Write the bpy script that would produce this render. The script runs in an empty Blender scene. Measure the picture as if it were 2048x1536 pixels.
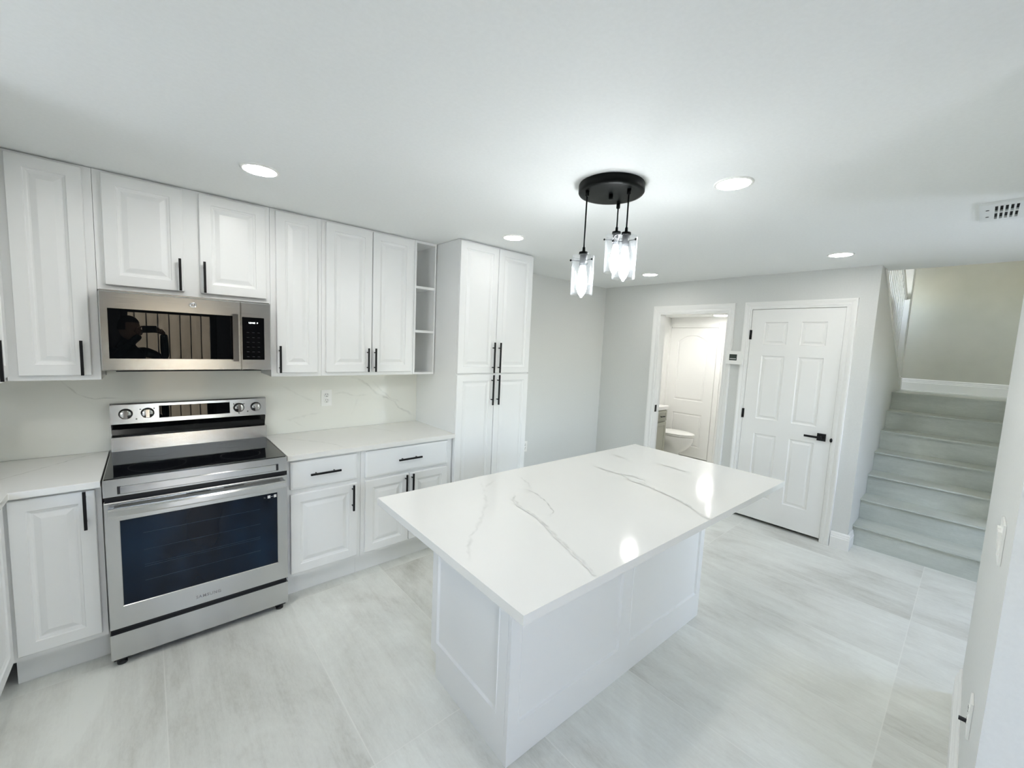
import bpy, bmesh, math, random
from mathutils import Vector, Matrix

# ------------------------------------------------------------------ scene, camera, world, light, exposure
S = bpy.context.scene
COL = S.collection
S.view_settings.view_transform = 'Standard'
S.view_settings.look = 'None'
S.view_settings.gamma = 1.0
S.view_settings.use_curve_mapping = False
S.view_settings.exposure = 0.58
S.cycles.max_bounces = 14
S.cycles.diffuse_bounces = 8
S.cycles.glossy_bounces = 6
S.cycles.transmission_bounces = 10
S.cycles.transparent_max_bounces = 12
S.cycles.sample_clamp_indirect = 8.0
S.cycles.caustics_reflective = False
S.cycles.caustics_refractive = False

CAM_POS = Vector((0.1747, -3.2186, 1.6197))
ROT = ((0.7491517, -0.66089567, 0.04459412), (-0.03107664, -0.10231503, -0.9942665), (0.66166908, 0.74347061, -0.0971879))
F_PX = 823.74
cd = bpy.data.cameras.new('camera')
cam = bpy.data.objects.new('camera', cd)
COL.objects.link(cam)
r0, r1, r2 = (Vector(r) for r in ROT)
m = Matrix((r0, -r1, -r2)).transposed().to_4x4()
m.translation = CAM_POS
cam.matrix_world = m
cd.sensor_fit = 'HORIZONTAL'
cd.sensor_width = 36.0
cd.lens = F_PX * 36.0 / 2048.0
cd.clip_start = 0.02
S.camera = cam

H = 2.372          # ceiling height
W = bpy.data.worlds.new('sky')
S.world = W
W.use_nodes = True
wn = W.node_tree
bg = wn.nodes['Background']
sky = wn.nodes.new('ShaderNodeTexSky')
sky.sky_type = 'NISHITA'
sky.sun_disc = False
sky.sun_elevation = math.radians(50)
sky.sun_rotation = math.radians(20)
hs = wn.nodes.new('ShaderNodeHueSaturation')
hs.inputs['Saturation'].default_value = 0.6
wn.links.new(sky.outputs['Color'], hs.inputs['Color'])
wn.links.new(hs.outputs['Color'], bg.inputs['Color'])
bg.inputs['Strength'].default_value = 3.4

sd = bpy.data.lights.new('sun', 'SUN')
sd.energy = 9.0
sd.angle = math.radians(0.6)
sd.color = (1.0, 0.95, 0.86)
sun = bpy.data.objects.new('sun', sd)
COL.objects.link(sun)
sun.rotation_euler = Vector((-0.30, -0.52, -0.80)).to_track_quat('-Z', 'Y').to_euler()

def portal(loc, direction, w, h):
    pd = bpy.data.lights.new('daylight_portal', 'AREA')
    pd.shape = 'RECTANGLE'; pd.size = w; pd.size_y = h
    pd.cycles.is_portal = True
    po = bpy.data.objects.new('daylight_portal', pd)
    COL.objects.link(po)
    po.location = loc
    po.rotation_euler = Vector(direction).to_track_quat('-Z', 'Z').to_euler()
portal((-1.06, -1.50, 1.36), (1, 0, 0), 0.50, 0.68)
portal((0.42, -4.61, 1.04), (0, 1, 0), 0.96, 2.08)
portal((3.925, -4.61, 1.40), (0, 1, 0), 0.75, 1.2)
LAMP = 53.0        # recessed downlight emission
BULB = 54.0        # pendant bulb emission
PI = math.pi

# ------------------------------------------------------------------ materials
def mat(name, col, rough=0.5, metal=0.0, spec=0.5, emit=None, estr=0.0, trans=0.0, ior=1.45, coat=0.0):
    M = bpy.data.materials.new(name)
    M.use_nodes = True
    b = M.node_tree.nodes['Principled BSDF']
    b.inputs['Base Color'].default_value = (*col, 1)
    b.inputs['Roughness'].default_value = rough
    b.inputs['Metallic'].default_value = metal
    b.inputs['Specular IOR Level'].default_value = spec
    b.inputs['IOR'].default_value = ior
    b.inputs['Transmission Weight'].default_value = trans
    b.inputs['Coat Weight'].default_value = coat
    if emit:
        b.inputs['Emission Color'].default_value = (*emit, 1)
        b.inputs['Emission Strength'].default_value = estr
    return M

def nd(M, t, **kw):
    n = M.node_tree.nodes.new(t)
    for k, v in kw.items():
        setattr(n, k, v)
    return n

def noise_tint(M, c1, c2, scale=(3, 3, 3), detail=5, rough=0.6, lo=0.35, hi=0.65, bump=0.0, dist=0.0):
    """base colour = mix of two close colours by an object-space noise"""
    nt = M.node_tree
    b = nt.nodes['Principled BSDF']
    tc = nd(M, 'ShaderNodeTexCoord')
    mp = nd(M, 'ShaderNodeMapping')
    mp.inputs['Scale'].default_value = scale
    ns = nd(M, 'ShaderNodeTexNoise')
    ns.inputs['Scale'].default_value = 1.0
    ns.inputs['Detail'].default_value = detail
    ns.inputs['Roughness'].default_value = rough
    ns.inputs['Distortion'].default_value = dist
    mr = nd(M, 'ShaderNodeMapRange')
    mr.inputs['From Min'].default_value = lo
    mr.inputs['From Max'].default_value = hi
    mx = nd(M, 'ShaderNodeMix', data_type='RGBA')
    mx.inputs['A'].default_value = (*c1, 1)
    mx.inputs['B'].default_value = (*c2, 1)
    nt.links.new(tc.outputs['Object'], mp.inputs['Vector'])
    nt.links.new(mp.outputs['Vector'], ns.inputs['Vector'])
    nt.links.new(ns.outputs['Fac'], mr.inputs['Value'])
    nt.links.new(mr.outputs['Result'], mx.inputs['Factor'])
    nt.links.new(mx.outputs['Result'], b.inputs['Base Color'])
    if bump:
        bp = nd(M, 'ShaderNodeBump')
        bp.inputs['Strength'].default_value = bump
        bp.inputs['Distance'].default_value = 0.002
        nt.links.new(ns.outputs['Fac'], bp.inputs['Height'])
        nt.links.new(bp.outputs['Normal'], b.inputs['Normal'])
    return mx

CAB = mat('cabinet_white_lacquer', (0.80, 0.81, 0.805), 0.32)
TRIM = mat('trim_white_semigloss', (0.84, 0.84, 0.82), 0.35)
WALL = mat('wall_pale_grey_paint', (0.60, 0.63, 0.62), 0.6)
noise_tint(WALL, (0.665, 0.675, 0.655), (0.685, 0.695, 0.675), (90, 90, 90), 3, bump=0.06)
STAIRWALL = mat('stairwell_paint', (0.50, 0.50, 0.45), 0.6)
noise_tint(STAIRWALL, (0.53, 0.53, 0.465), (0.58, 0.575, 0.51), (2, 2, 2), 3)
FRONTDARK = mat('front_wall_charcoal', (0.07, 0.07, 0.075), 0.7)  # dark tone chosen for what the microwave and steel mirror
CEIL = mat('ceiling_white_paint', (0.80, 0.81, 0.80), 0.75)
noise_tint(CEIL, (0.80, 0.815, 0.805), (0.82, 0.835, 0.825), (70, 70, 70), 3, bump=0.05)
BLACK = mat('matte_black_metal', (0.012, 0.012, 0.013), 0.38, 0.6)
BLACKP = mat('black_plastic', (0.015, 0.015, 0.017), 0.45)
PENDBLK = mat('pendant_black_metal', (0.0018, 0.0028, 0.0026), 0.38, 0.0, spec=0.14)
BGLASS = mat('black_glass', (0.003, 0.0035, 0.004), 0.012, spec=0.5)
COOKTOP = mat('cooktop_black_glass', (0.006, 0.007, 0.009), 0.05, spec=0.6)
OVENGLASS = mat('oven_door_glass', (0.005, 0.012, 0.03), 0.05, spec=0.28)
noise_tint(OVENGLASS, (0.0015, 0.004, 0.010), (0.006, 0.020, 0.045), (3.5, 1, 2.2), 2, lo=0.35, hi=0.7)  # blue clouding stands for outdoor reflections, painted into the glass colour
RACK = mat('oven_rack_lines', (0.02, 0.045, 0.075), 0.3)
SOCKET = mat('grey_socket_metal', (0.14, 0.145, 0.15), 0.35, 0.8)
PLASTIC = mat('white_plastic', (0.86, 0.86, 0.83), 0.3)
PORCELAIN = mat('toilet_porcelain', (0.88, 0.87, 0.85), 0.08)
VANITY = mat('vanity_taupe_paint', (0.40, 0.40, 0.34), 0.4)
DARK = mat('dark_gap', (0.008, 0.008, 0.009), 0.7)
LCD = mat('lcd_screen', (0.03, 0.04, 0.033), 0.3)
ETCH = mat('etched_grey_lettering', (0.26, 0.26, 0.26), 0.5)
STICKER = mat('white_sticker', (0.8, 0.8, 0.8), 0.5)
VENTWHITE = mat('vent_white_metal', (0.74, 0.76, 0.75), 0.45)
DISPLAY = mat('display_white_segments', (0.9, 0.9, 0.9), 0.5, emit=(0.9, 0.95, 1.0), estr=1.6)
LEDM = mat('downlight_diffuser', (1, 1, 1), 0.5, emit=(1.0, 0.975, 0.935), estr=LAMP)
LEDDIM = mat('downlight_diffuser_dimmed', (1, 1, 1), 0.5, emit=(1.0, 0.965, 0.91), estr=LAMP * 0.30)
LEDHI = mat('added_downlight_diffuser', (1, 1, 1), 0.5, emit=(1.0, 0.975, 0.935), estr=LAMP * 1.7)
LEDMID = mat('downlight_diffuser_medium', (1, 1, 1), 0.5, emit=(1.0, 0.975, 0.935), estr=LAMP * 1.3)
BATHLED = mat('bath_light_diffuser', (1, 1, 1), 0.5, emit=(1.0, 0.975, 0.94), estr=38)
STAIRLED = mat('added_stair_light_diffuser', (1, 1, 1), 0.5, emit=(1.0, 0.93, 0.80), estr=9)
BULBM = mat('glowing_bulb', (1, 1, 1), 0.4, emit=(0.95, 0.98, 1.0), estr=BULB)
WOODTAN = mat('raw_wood_edge', (0.42, 0.36, 0.24), 0.6)
EXTGROUND = mat('patio_concrete', (0.62, 0.61, 0.58), 0.8)
SHIRT = mat('dark_teal_shirt', (0.012, 0.03, 0.036), 0.85)
SKIN = mat('skin', (0.42, 0.25, 0.17), 0.55)
HAIR = mat('dark_hair', (0.02, 0.017, 0.015), 0.6)
JEANS = mat('dark_trousers', (0.02, 0.022, 0.028), 0.85)
FENCE = mat('fence_wood', (0.55, 0.42, 0.27), 0.8)
noise_tint(FENCE, (0.24, 0.185, 0.115), (0.36, 0.29, 0.19), (9, 9, 1.2), 5)

# stainless steel with a fine horizontal grain
STEEL = mat('brushed_stainless', (0.575, 0.58, 0.575), 0.24, 1.0)
def brushed(M, sc, amt):
    nt = M.node_tree
    b = nt.nodes['Principled BSDF']
    tc = nd(M, 'ShaderNodeTexCoord')
    mp = nd(M, 'ShaderNodeMapping')
    mp.inputs['Scale'].default_value = sc
    ns = nd(M, 'ShaderNodeTexNoise')
    ns.inputs['Scale'].default_value = 1.0
    ns.inputs['Detail'].default_value = 3
    mr = nd(M, 'ShaderNodeMapRange')
    mr.inputs['To Min'].default_value = 0.24 - amt
    mr.inputs['To Max'].default_value = 0.24 + amt
    nt.links.new(tc.outputs['Object'], mp.inputs['Vector'])
    nt.links.new(mp.outputs['Vector'], ns.inputs['Vector'])
    nt.links.new(ns.outputs['Fac'], mr.inputs['Value'])
    nt.links.new(mr.outputs['Result'], b.inputs['Roughness'])
brushed(STEEL, (6, 6, 700), 0.06)
STEELP = mat('polished_stainless', (0.66, 0.655, 0.64), 0.12, 1.0)

# quartz with soft veins held in a mesh colour attribute
def quartz(name, base, vein):
    M = mat(name, base, 0.10, spec=0.5)
    nt = M.node_tree
    b = nt.nodes['Principled BSDF']
    at = nd(M, 'ShaderNodeAttribute', attribute_name='vein')
    tc = nd(M, 'ShaderNodeTexCoord')
    ns = nd(M, 'ShaderNodeTexNoise')
    ns.inputs['Scale'].default_value = 26
    ns.inputs['Detail'].default_value = 6
    mr = nd(M, 'ShaderNodeMapRange')
    mr.inputs['From Min'].default_value = 0.35
    mr.inputs['From Max'].default_value = 0.62
    mr.inputs['To Min'].default_value = 0.25
    mu = nd(M, 'ShaderNodeMath', operation='MULTIPLY')
    mx = nd(M, 'ShaderNodeMix', data_type='RGBA')
    mx.inputs['A'].default_value = (*base, 1)
    mx.inputs['B'].default_value = (*vein, 1)
    nt.links.new(tc.outputs['Object'], ns.inputs['Vector'])
    nt.links.new(ns.outputs['Fac'], mr.inputs['Value'])
    nt.links.new(at.outputs['Fac'], mu.inputs[0])
    nt.links.new(mr.outputs['Result'], mu.inputs[1])
    nt.links.new(mu.outputs['Value'], mx.inputs['Factor'])
    nt.links.new(mx.outputs['Result'], b.inputs['Base Color'])
    return M
QUARTZ = quartz('white_quartz', (0.75, 0.745, 0.715), (0.30, 0.30, 0.28))
SPLASH = quartz('backsplash_quartz', (0.80, 0.80, 0.74), (0.42, 0.42, 0.38))

# floor: large stacked grey porcelain tiles with streaks along y and thin pale grout
def tile_material(name, grout=True):
    M = mat(name, (0.45, 0.46, 0.43), 0.34, spec=0.4)
    nt = M.node_tree
    L = nt.links.new
    b = nt.nodes['Principled BSDF']
    tc = nd(M, 'ShaderNodeTexCoord')
    # cell id -> per-tile offset
    sep = nd(M, 'ShaderNodeSeparateXYZ')
    L(tc.outputs['Object'], sep.inputs['Vector'])
    def cell(out, off, size):
        a = nd(M, 'ShaderNodeMath', operation='SUBTRACT'); L(out, a.inputs[0]); a.inputs[1].default_value = off
        d = nd(M, 'ShaderNodeMath', operation='DIVIDE'); L(a.outputs[0], d.inputs[0]); d.inputs[1].default_value = size
        f = nd(M, 'ShaderNodeMath', operation='FLOOR'); L(d.outputs[0], f.inputs[0])
        fr = nd(M, 'ShaderNodeMath', operation='FRACT'); L(d.outputs[0], fr.inputs[0])
        return f.outputs[0], fr.outputs[0]
    cx, fx = cell(sep.outputs['X'], 0.19, 0.588)
    cy, fy = cell(sep.outputs['Y'], -1.855, 1.245)
    cid = nd(M, 'ShaderNodeCombineXYZ'); L(cx, cid.inputs[0]); L(cy, cid.inputs[1])
    wn_ = nd(M, 'ShaderNodeTexWhiteNoise', noise_dimensions='2D'); L(cid.outputs[0], wn_.inputs['Vector'])
    sc10 = nd(M, 'ShaderNodeVectorMath', operation='SCALE'); L(wn_.outputs['Color'], sc10.inputs[0]); sc10.inputs['Scale'].default_value = 10.0 if grout else 0.0
    add = nd(M, 'ShaderNodeVectorMath', operation='ADD'); L(tc.outputs['Object'], add.inputs[0]); L(sc10.outputs[0], add.inputs[1])
    def noise(sc, det, dist=0.0, rough=0.6):
        mp = nd(M, 'ShaderNodeMapping'); mp.inputs['Scale'].default_value = sc; L(add.outputs[0], mp.inputs['Vector'])
        n = nd(M, 'ShaderNodeTexNoise'); n.inputs['Scale'].default_value = 1.0; n.inputs['Detail'].default_value = det
        n.inputs['Distortion'].default_value = dist; n.inputs['Roughness'].default_value = rough
        L(mp.outputs[0], n.inputs['Vector']); return n.outputs['Fac']
    n1 = noise((2.2, 1.1, 2.2), 6, 0.8)         # clouds
    n2 = noise((22, 1.6, 22), 6, 0.6, 0.7)      # streaks along y
    n3 = noise((90, 30, 90), 6, 0.5, 0.75)                 # grain
    def madd(a, k, c):
        x = nd(M, 'ShaderNodeMath', operation='MULTIPLY_ADD'); L(a, x.inputs[0]); x.inputs[1].default_value = k
        if isinstance(c, float): x.inputs[2].default_value = c
        else: L(c, x.inputs[2])
        return x.outputs[0]
    v = madd(n1, 1.15, -0.51)
    v = madd(n2, 0.42, v)
    v = madd(n3, 0.34, v)
    v = madd(wn_.outputs['Value'], 0.10, v)
    mr = nd(M, 'ShaderNodeMapRange'); L(v, mr.inputs['Value'])
    mr.inputs['From Min'].default_value = 0.14; mr.inputs['From Max'].default_value = 0.72
    ramp = nd(M, 'ShaderNodeValToRGB'); L(mr.outputs[0], ramp.inputs['Fac'])
    e = ramp.color_ramp.elements
    e[0].color = (0.48, 0.475, 0.43, 1); e[1].color = (0.80, 0.815, 0.775, 1)
    k = e.new(0.5); k.color = (0.68, 0.685, 0.645, 1)
    last = ramp.outputs['Color']
    if grout:
        def edge(fr, size):
            w = 0.0022 / size
            a = nd(M, 'ShaderNodeMath', operation='SUBTRACT'); L(fr, a.inputs[0]); a.inputs[1].default_value = 0.5
            ab = nd(M, 'ShaderNodeMath', operation='ABSOLUTE'); L(a.outputs[0], ab.inputs[0])
            g = nd(M, 'ShaderNodeMath', operation='GREATER_THAN'); L(ab.outputs[0], g.inputs[0]); g.inputs[1].default_value = 0.5 - w
            return g.outputs[0]
        mxn = nd(M, 'ShaderNodeMath', operation='MAXIMUM'); L(edge(fx, 0.588), mxn.inputs[0]); L(edge(fy, 1.245), mxn.inputs[1])
        sc = nd(M, 'ShaderNodeMath', operation='MULTIPLY'); L(mxn.outputs[0], sc.inputs[0]); sc.inputs[1].default_value = 0.55
        mx = nd(M, 'ShaderNodeMix', data_type='RGBA'); L(sc.outputs[0], mx.inputs['Factor']); L(last, mx.inputs['A'])
        mx.inputs['B'].default_value = (0.82, 0.82, 0.78, 1)
        last = mx.outputs['Result']
    L(last, b.inputs['Base Color'])
    rr = nd(M, 'ShaderNodeMapRange'); L(n2, rr.inputs['Value']); rr.inputs['To Min'].default_value = 0.26; rr.inputs['To Max'].default_value = 0.46
    L(rr.outputs[0], b.inputs['Roughness'])
    return M
TILE = tile_material('grey_porcelain_tile')
STEPTILE = tile_material('grey_step_tile', False)
for _e, _c in zip([n for n in STEPTILE.node_tree.nodes if n.type == 'VALTORGB'][0].color_ramp.elements, ((0.42, 0.445, 0.41), (0.53, 0.56, 0.52), (0.66, 0.685, 0.64))): _e.color = (*_c, 1)

# clear glass that lets lamp light through
def glass(name, col=(1, 1, 1), mixf=0.12):
    M = bpy.data.materials.new(name); M.use_nodes = True
    nt = M.node_tree; nt.nodes.clear()
    o = nd(M, 'ShaderNodeOutputMaterial')
    t = nd(M, 'ShaderNodeBsdfTransparent'); t.inputs['Color'].default_value = (*col, 1)
    g = nd(M, 'ShaderNodeBsdfGlossy'); g.inputs['Roughness'].default_value = 0.02
    lw = nd(M, 'ShaderNodeLayerWeight'); lw.inputs['Blend'].default_value = mixf
    mx = nd(M, 'ShaderNodeMixShader')
    nt.links.new(lw.outputs['Fresnel'], mx.inputs[0])
    nt.links.new(t.outputs[0], mx.inputs[1]); nt.links.new(g.outputs[0], mx.inputs[2])
    nt.links.new(mx.outputs[0], o.inputs['Surface'])
    return M
PANE = glass('window_pane')
SHADE = bpy.data.materials.new('pendant_clear_glass'); SHADE.use_nodes = True
nt = SHADE.node_tree; nt.nodes.clear()
_o = nd(SHADE, 'ShaderNodeOutputMaterial'); _t = nd(SHADE, 'ShaderNodeBsdfTransparent'); _t.inputs['Color'].default_value = (0.985, 0.99, 0.995, 1)
_g = nd(SHADE, 'ShaderNodeBsdfGlossy'); _g.inputs['Roughness'].default_value = 0.12
_d = nd(SHADE, 'ShaderNodeBsdfTranslucent'); _d.inputs['Color'].default_value = (0.9, 0.95, 1.0, 1)
_m1 = nd(SHADE, 'ShaderNodeMixShader'); _m1.inputs[0].default_value = 0.10
_m2 = nd(SHADE, 'ShaderNodeMixShader'); _lw = nd(SHADE, 'ShaderNodeLayerWeight'); _lw.inputs['Blend'].default_value = 0.28
_mp = nd(SHADE, 'ShaderNodeMapRange'); _mp.inputs['To Min'].default_value = 0.015; _mp.inputs['To Max'].default_value = 0.42
nt.links.new(_lw.outputs['Facing'], _mp.inputs['Value']); nt.links.new(_mp.outputs[0], _m2.inputs[0])
nt.links.new(_g.outputs[0], _m1.inputs[1]); nt.links.new(_d.outputs[0], _m1.inputs[2])
nt.links.new(_t.outputs[0], _m2.inputs[1]); nt.links.new(_m1.outputs[0], _m2.inputs[2]); nt.links.new(_m2.outputs[0], _o.inputs['Surface'])

# ------------------------------------------------------------------ mesh helpers
def B():
    return bmesh.new()

def box(bm, x0, x1, y0, y1, z0, z1, mi=0):
    if x0 > x1: x0, x1 = x1, x0
    if y0 > y1: y0, y1 = y1, y0
    if z0 > z1: z0, z1 = z1, z0
    v = [bm.verts.new((x, y, z)) for z in (z0, z1) for (x, y) in ((x0, y0), (x1, y0), (x1, y1), (x0, y1))]
    fs = [(3, 2, 1, 0), (4, 5, 6, 7), (0, 1, 5, 4), (1, 2, 6, 5), (2, 3, 7, 6), (3, 0, 4, 7)]
    out = []
    for f in fs:
        q = bm.faces.new([v[i] for i in f]); q.material_index = mi; out.append(q)
    return out

def bevel_all(bm, w, seg=2, ang=30):
    es = [e for e in bm.edges if len(e.link_faces) == 2 and e.calc_face_angle(0) > math.radians(ang)]
    bmesh.ops.bevel(bm, geom=es, offset=w, segments=seg, affect='EDGES', clamp_overlap=True, profile=0.5)

def prism(bm, pts, axis, a0, a1, mi=0):
    """extrude a closed 2-D outline along an axis. axis 'x': pts are (y,z); 'y': (x,z); 'z': (x,y)"""
    def P(p, a):
        return {'x': (a, p[0], p[1]), 'y': (p[0], a, p[1]), 'z': (p[0], p[1], a)}[axis]
    va = [bm.verts.new(P(p, a0)) for p in pts]
    vb = [bm.verts.new(P(p, a1)) for p in pts]
    n = len(pts)
    fs = [bm.faces.new(va), bm.faces.new(list(reversed(vb)))]
    for i in range(n):
        fs.append(bm.faces.new((va[i], vb[i], vb[(i + 1) % n], va[(i + 1) % n])))
    for f in fs: f.material_index = mi
    bmesh.ops.recalc_face_normals(bm, faces=fs)

def lathe(bm, prof, c=(0, 0, 0), axis='z', n=32, sx=1.0, sy=1.0, cap=True, mi=0):
    """prof: list of (radius, height)"""
    rings = []
    for r, h in prof:
        ring = []
        for i in range(n):
            a = 2 * PI * i / n
            u, v = r * math.cos(a) * sx, r * math.sin(a) * sy
            p = {'z': (u, v, h), 'y': (u, h, v), 'x': (h, u, v)}[axis]
            ring.append(bm.verts.new((c[0] + p[0], c[1] + p[1], c[2] + p[2])))
        rings.append(ring)
    fs = []
    for a, b_ in zip(rings, rings[1:]):
        for i in range(n):
            fs.append(bm.faces.new((a[i], a[(i + 1) % n], b_[(i + 1) % n], b_[i])))
    if cap:
        fs.append(bm.faces.new(list(reversed(rings[0]))))
        fs.append(bm.faces.new(rings[-1]))
    for f in fs: f.material_index = mi; f.smooth = True
    bmesh.ops.recalc_face_normals(bm, faces=fs)
    return fs

def tube(bm, pts, r, n=10, mi=0):
    pts = [Vector(p) for p in pts]
    rings = []
    for i, p in enumerate(pts):
        d = (pts[min(i + 1, len(pts) - 1)] - pts[max(i - 1, 0)]).normalized()
        a = d.orthogonal().normalized() if i == 0 else (a - d * a.dot(d)).normalized()
        b_ = d.cross(a)
        rings.append([bm.verts.new(p + r * (math.cos(2 * PI * k / n) * a + math.sin(2 * PI * k / n) * b_)) for k in range(n)])
    fs = []
    for A, C in zip(rings, rings[1:]):
        for k in range(n):
            fs.append(bm.faces.new((A[k], A[(k + 1) % n], C[(k + 1) % n], C[k])))
    fs.append(bm.faces.new(list(reversed(rings[0])))); fs.append(bm.faces.new(rings[-1]))
    for f in fs: f.smooth = True; f.material_index = mi
    bmesh.ops.recalc_face_normals(bm, faces=fs)

def panel_face(bm, x0, x1, z0, z1, yf, yb, panels, mi=0, round_edge=0.003):
    """a slab in the xz plane, front at y=yf (towards -y), back at y=yb, whose front carries
    moulded panels. panels: list of (px0,px1,pz0,pz1,profile[,arch]); profile: list of (inset, depth)"""
    re = round_edge
    fs = []
    xs = sorted({x0 + re, x1 - re} | {p[0] for p in panels} | {p[1] for p in panels})
    zs = sorted({z0 + re, z1 - re} | {p[2] for p in panels} | {p[3] for p in panels})
    vc = {}
    def V(x, y, z):
        k = (round(x, 5), round(y, 5), round(z, 5))
        if k not in vc: vc[k] = bm.verts.new((x, y, z))
        return vc[k]
    def inside(x, z):
        return any(p[0] < x < p[1] and p[2] < z < p[3] for p in panels)
    for i in range(len(xs) - 1):
        for j in range(len(zs) - 1):
            if not inside((xs[i] + xs[i + 1]) / 2, (zs[j] + zs[j + 1]) / 2):
                fs.append(bm.faces.new((V(xs[i], yf, zs[j]), V(xs[i + 1], yf, zs[j]), V(xs[i + 1], yf, zs[j + 1]), V(xs[i], yf, zs[j + 1]))))
    # rounded border + sides + back
    def loop(seq, y, ins):
        return [V(min(max(x, x0 + ins), x1 - ins), y, min(max(z, z0 + ins), z1 - ins)) for x, z in seq]
    per = [(x, z0) for x in xs] + [(x1, z) for z in zs] + [(x, z1) for x in reversed(xs)] + [(x0, z) for z in reversed(zs)]
    seq = []
    for p in per:
        if not seq or seq[-1] != p: seq.append(p)
    a = loop([(min(max(x, x0 + re), x1 - re), min(max(z, z0 + re), z1 - re)) for x, z in seq], yf, re)
    b_ = [V(x, yf + re, z) for x, z in seq]
    c_ = [V(x, yb, z) for x, z in seq]
    n = len(seq)
    for i in range(n):
        j = (i + 1) % n
        for A, C in ((a, b_), (b_, c_)):
            q = []
            for v in (A[i], A[j], C[j], C[i]):
                if v not in q: q.append(v)
            if len(q) >= 3:
                try: fs.append(bm.faces.new(q))
                except ValueError: pass
    try: fs.append(bm.faces.new(list(dict.fromkeys(c_))))
    except ValueError: pass
    for p in panels:
        px0, px1, pz0, pz1, prof = p[:5]
        arch = p[5] if len(p) > 5 else 0.0
        N = 16 if arch else 1
        def ring(ins, d):
            pts = [(px0 + ins, pz0 + ins), (px1 - ins, pz0 + ins)]
            for k in range(N + 1):
                t = k / N
                x = px1 - ins + (px0 - px1 + 2 * ins) * t
                z = pz1 - ins - arch + arch * (1 - (2 * t - 1) ** 2) if arch else pz1 - ins
                pts.append((x, z))
            return [bm.verts.new((x, yf + d, z)) for x, z in pts]
        rings = [ring(i_, d) for i_, d in prof]
        # join first ring to the hole (inset 0 depth 0)
        if arch:
            r = rings[0]
            tl, tr = V(px0, yf, pz1), V(px1, yf, pz1)
            top = r[2:]
            vt = [tr] + [bm.verts.new((v.co.x, yf, pz1)) for v in top[1:-1]] + [tl]
            for k in range(len(top) - 1):
                fs.append(bm.faces.new((top[k], vt[k], vt[k + 1], top[k + 1])))
        for A, C in zip(rings, rings[1:]):
            m_ = len(A)
            for k in range(m_):
                fs.append(bm.faces.new((A[k], A[(k + 1) % m_], C[(k + 1) % m_], C[k])))
        fs.append(bm.faces.new(rings[-1]))
    for f in fs: f.material_index = mi
    bmesh.ops.remove_doubles(bm, verts=bm.verts, dist=0.00005)
    bmesh.ops.recalc_face_normals(bm, faces=bm.faces[:])

RAISED = [(0, 0), (0.003, 0.005), (0.010, 0.007), (0.014, 0.0095), (0.019, 0.0095), (0.038, 0.003), (0.041, 0.0022)]
SIXP = [(0, 0), (0.006, 0.007), (0.012, 0.008), (0.018, 0.008), (0.034, 0.002)]
SHAKER = [(0, 0), (0.002, -0.0022), (0.007, -0.0022), (0.012, 0.006), (0.014, 0.008)]

def part(name, bm, M, parent, smooth=False, label=None):
    """mesh coordinates are in the parent's local frame"""
    me = bpy.data.meshes.new(name)
    if smooth:
        for f in bm.faces: f.smooth = True
    bm.to_mesh(me); bm.free()
    for q in (M if isinstance(M, (list, tuple)) else [M]): me.materials.append(q)
    o = bpy.data.objects.new(name, me)
    COL.objects.link(o)
    o.parent = parent
    if label: o['label'] = label
    return o

def thing(name, label, cat, loc=(0, 0, 0), rotz=0.0, group=None):
    o = bpy.data.objects.new(name, None)
    o.empty_display_size = 0.05
    COL.objects.link(o)
    o.location = loc
    o.rotation_euler = (0, 0, rotz)
    o['label'] = label; o['category'] = cat
    if group: o['group'] = group
    return o

def solo(name, bm, M, label, cat, loc=(0, 0, 0), rotz=0.0, group=None, smooth=False):
    o = part(name, bm, M, None, smooth)
    o.location = loc; o.rotation_euler = (0, 0, rotz)
    o['label'] = label; o['category'] = cat
    if group: o['group'] = group
    return o

def struct(name, bm, M, label=None):
    o = part(name, bm, M, None)
    o['kind'] = 'structure'
    o['category'] = name.split('_')[0]
    o['label'] = label or name.replace('_', ' ')
    return o

def text_mesh(txt, size, depth=0.0006, bold=0.0, spacing=1.0):
    cu = bpy.data.curves.new('lettering', 'FONT')
    cu.body = txt; cu.size = size; cu.extrude = depth; cu.align_x = 'CENTER'; cu.align_y = 'CENTER'
    cu.offset = bold; cu.space_character = spacing
    to = bpy.data.objects.new('lettering', cu)
    COL.objects.link(to)
    bpy.context.view_layer.update()
    dg = bpy.context.evaluated_depsgraph_get()
    me = bpy.data.meshes.new_from_object(to.evaluated_get(dg))
    bpy.data.objects.remove(to); bpy.data.curves.remove(cu)
    bm = B(); bm.from_mesh(me); bpy.data.meshes.remove(me)
    # text lies in xy facing +z -> stand it up facing -y
    bmesh.ops.rotate(bm, verts=bm.verts, cent=(0, 0, 0), matrix=Matrix.Rotation(PI / 2, 3, 'X'))
    return bm

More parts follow.
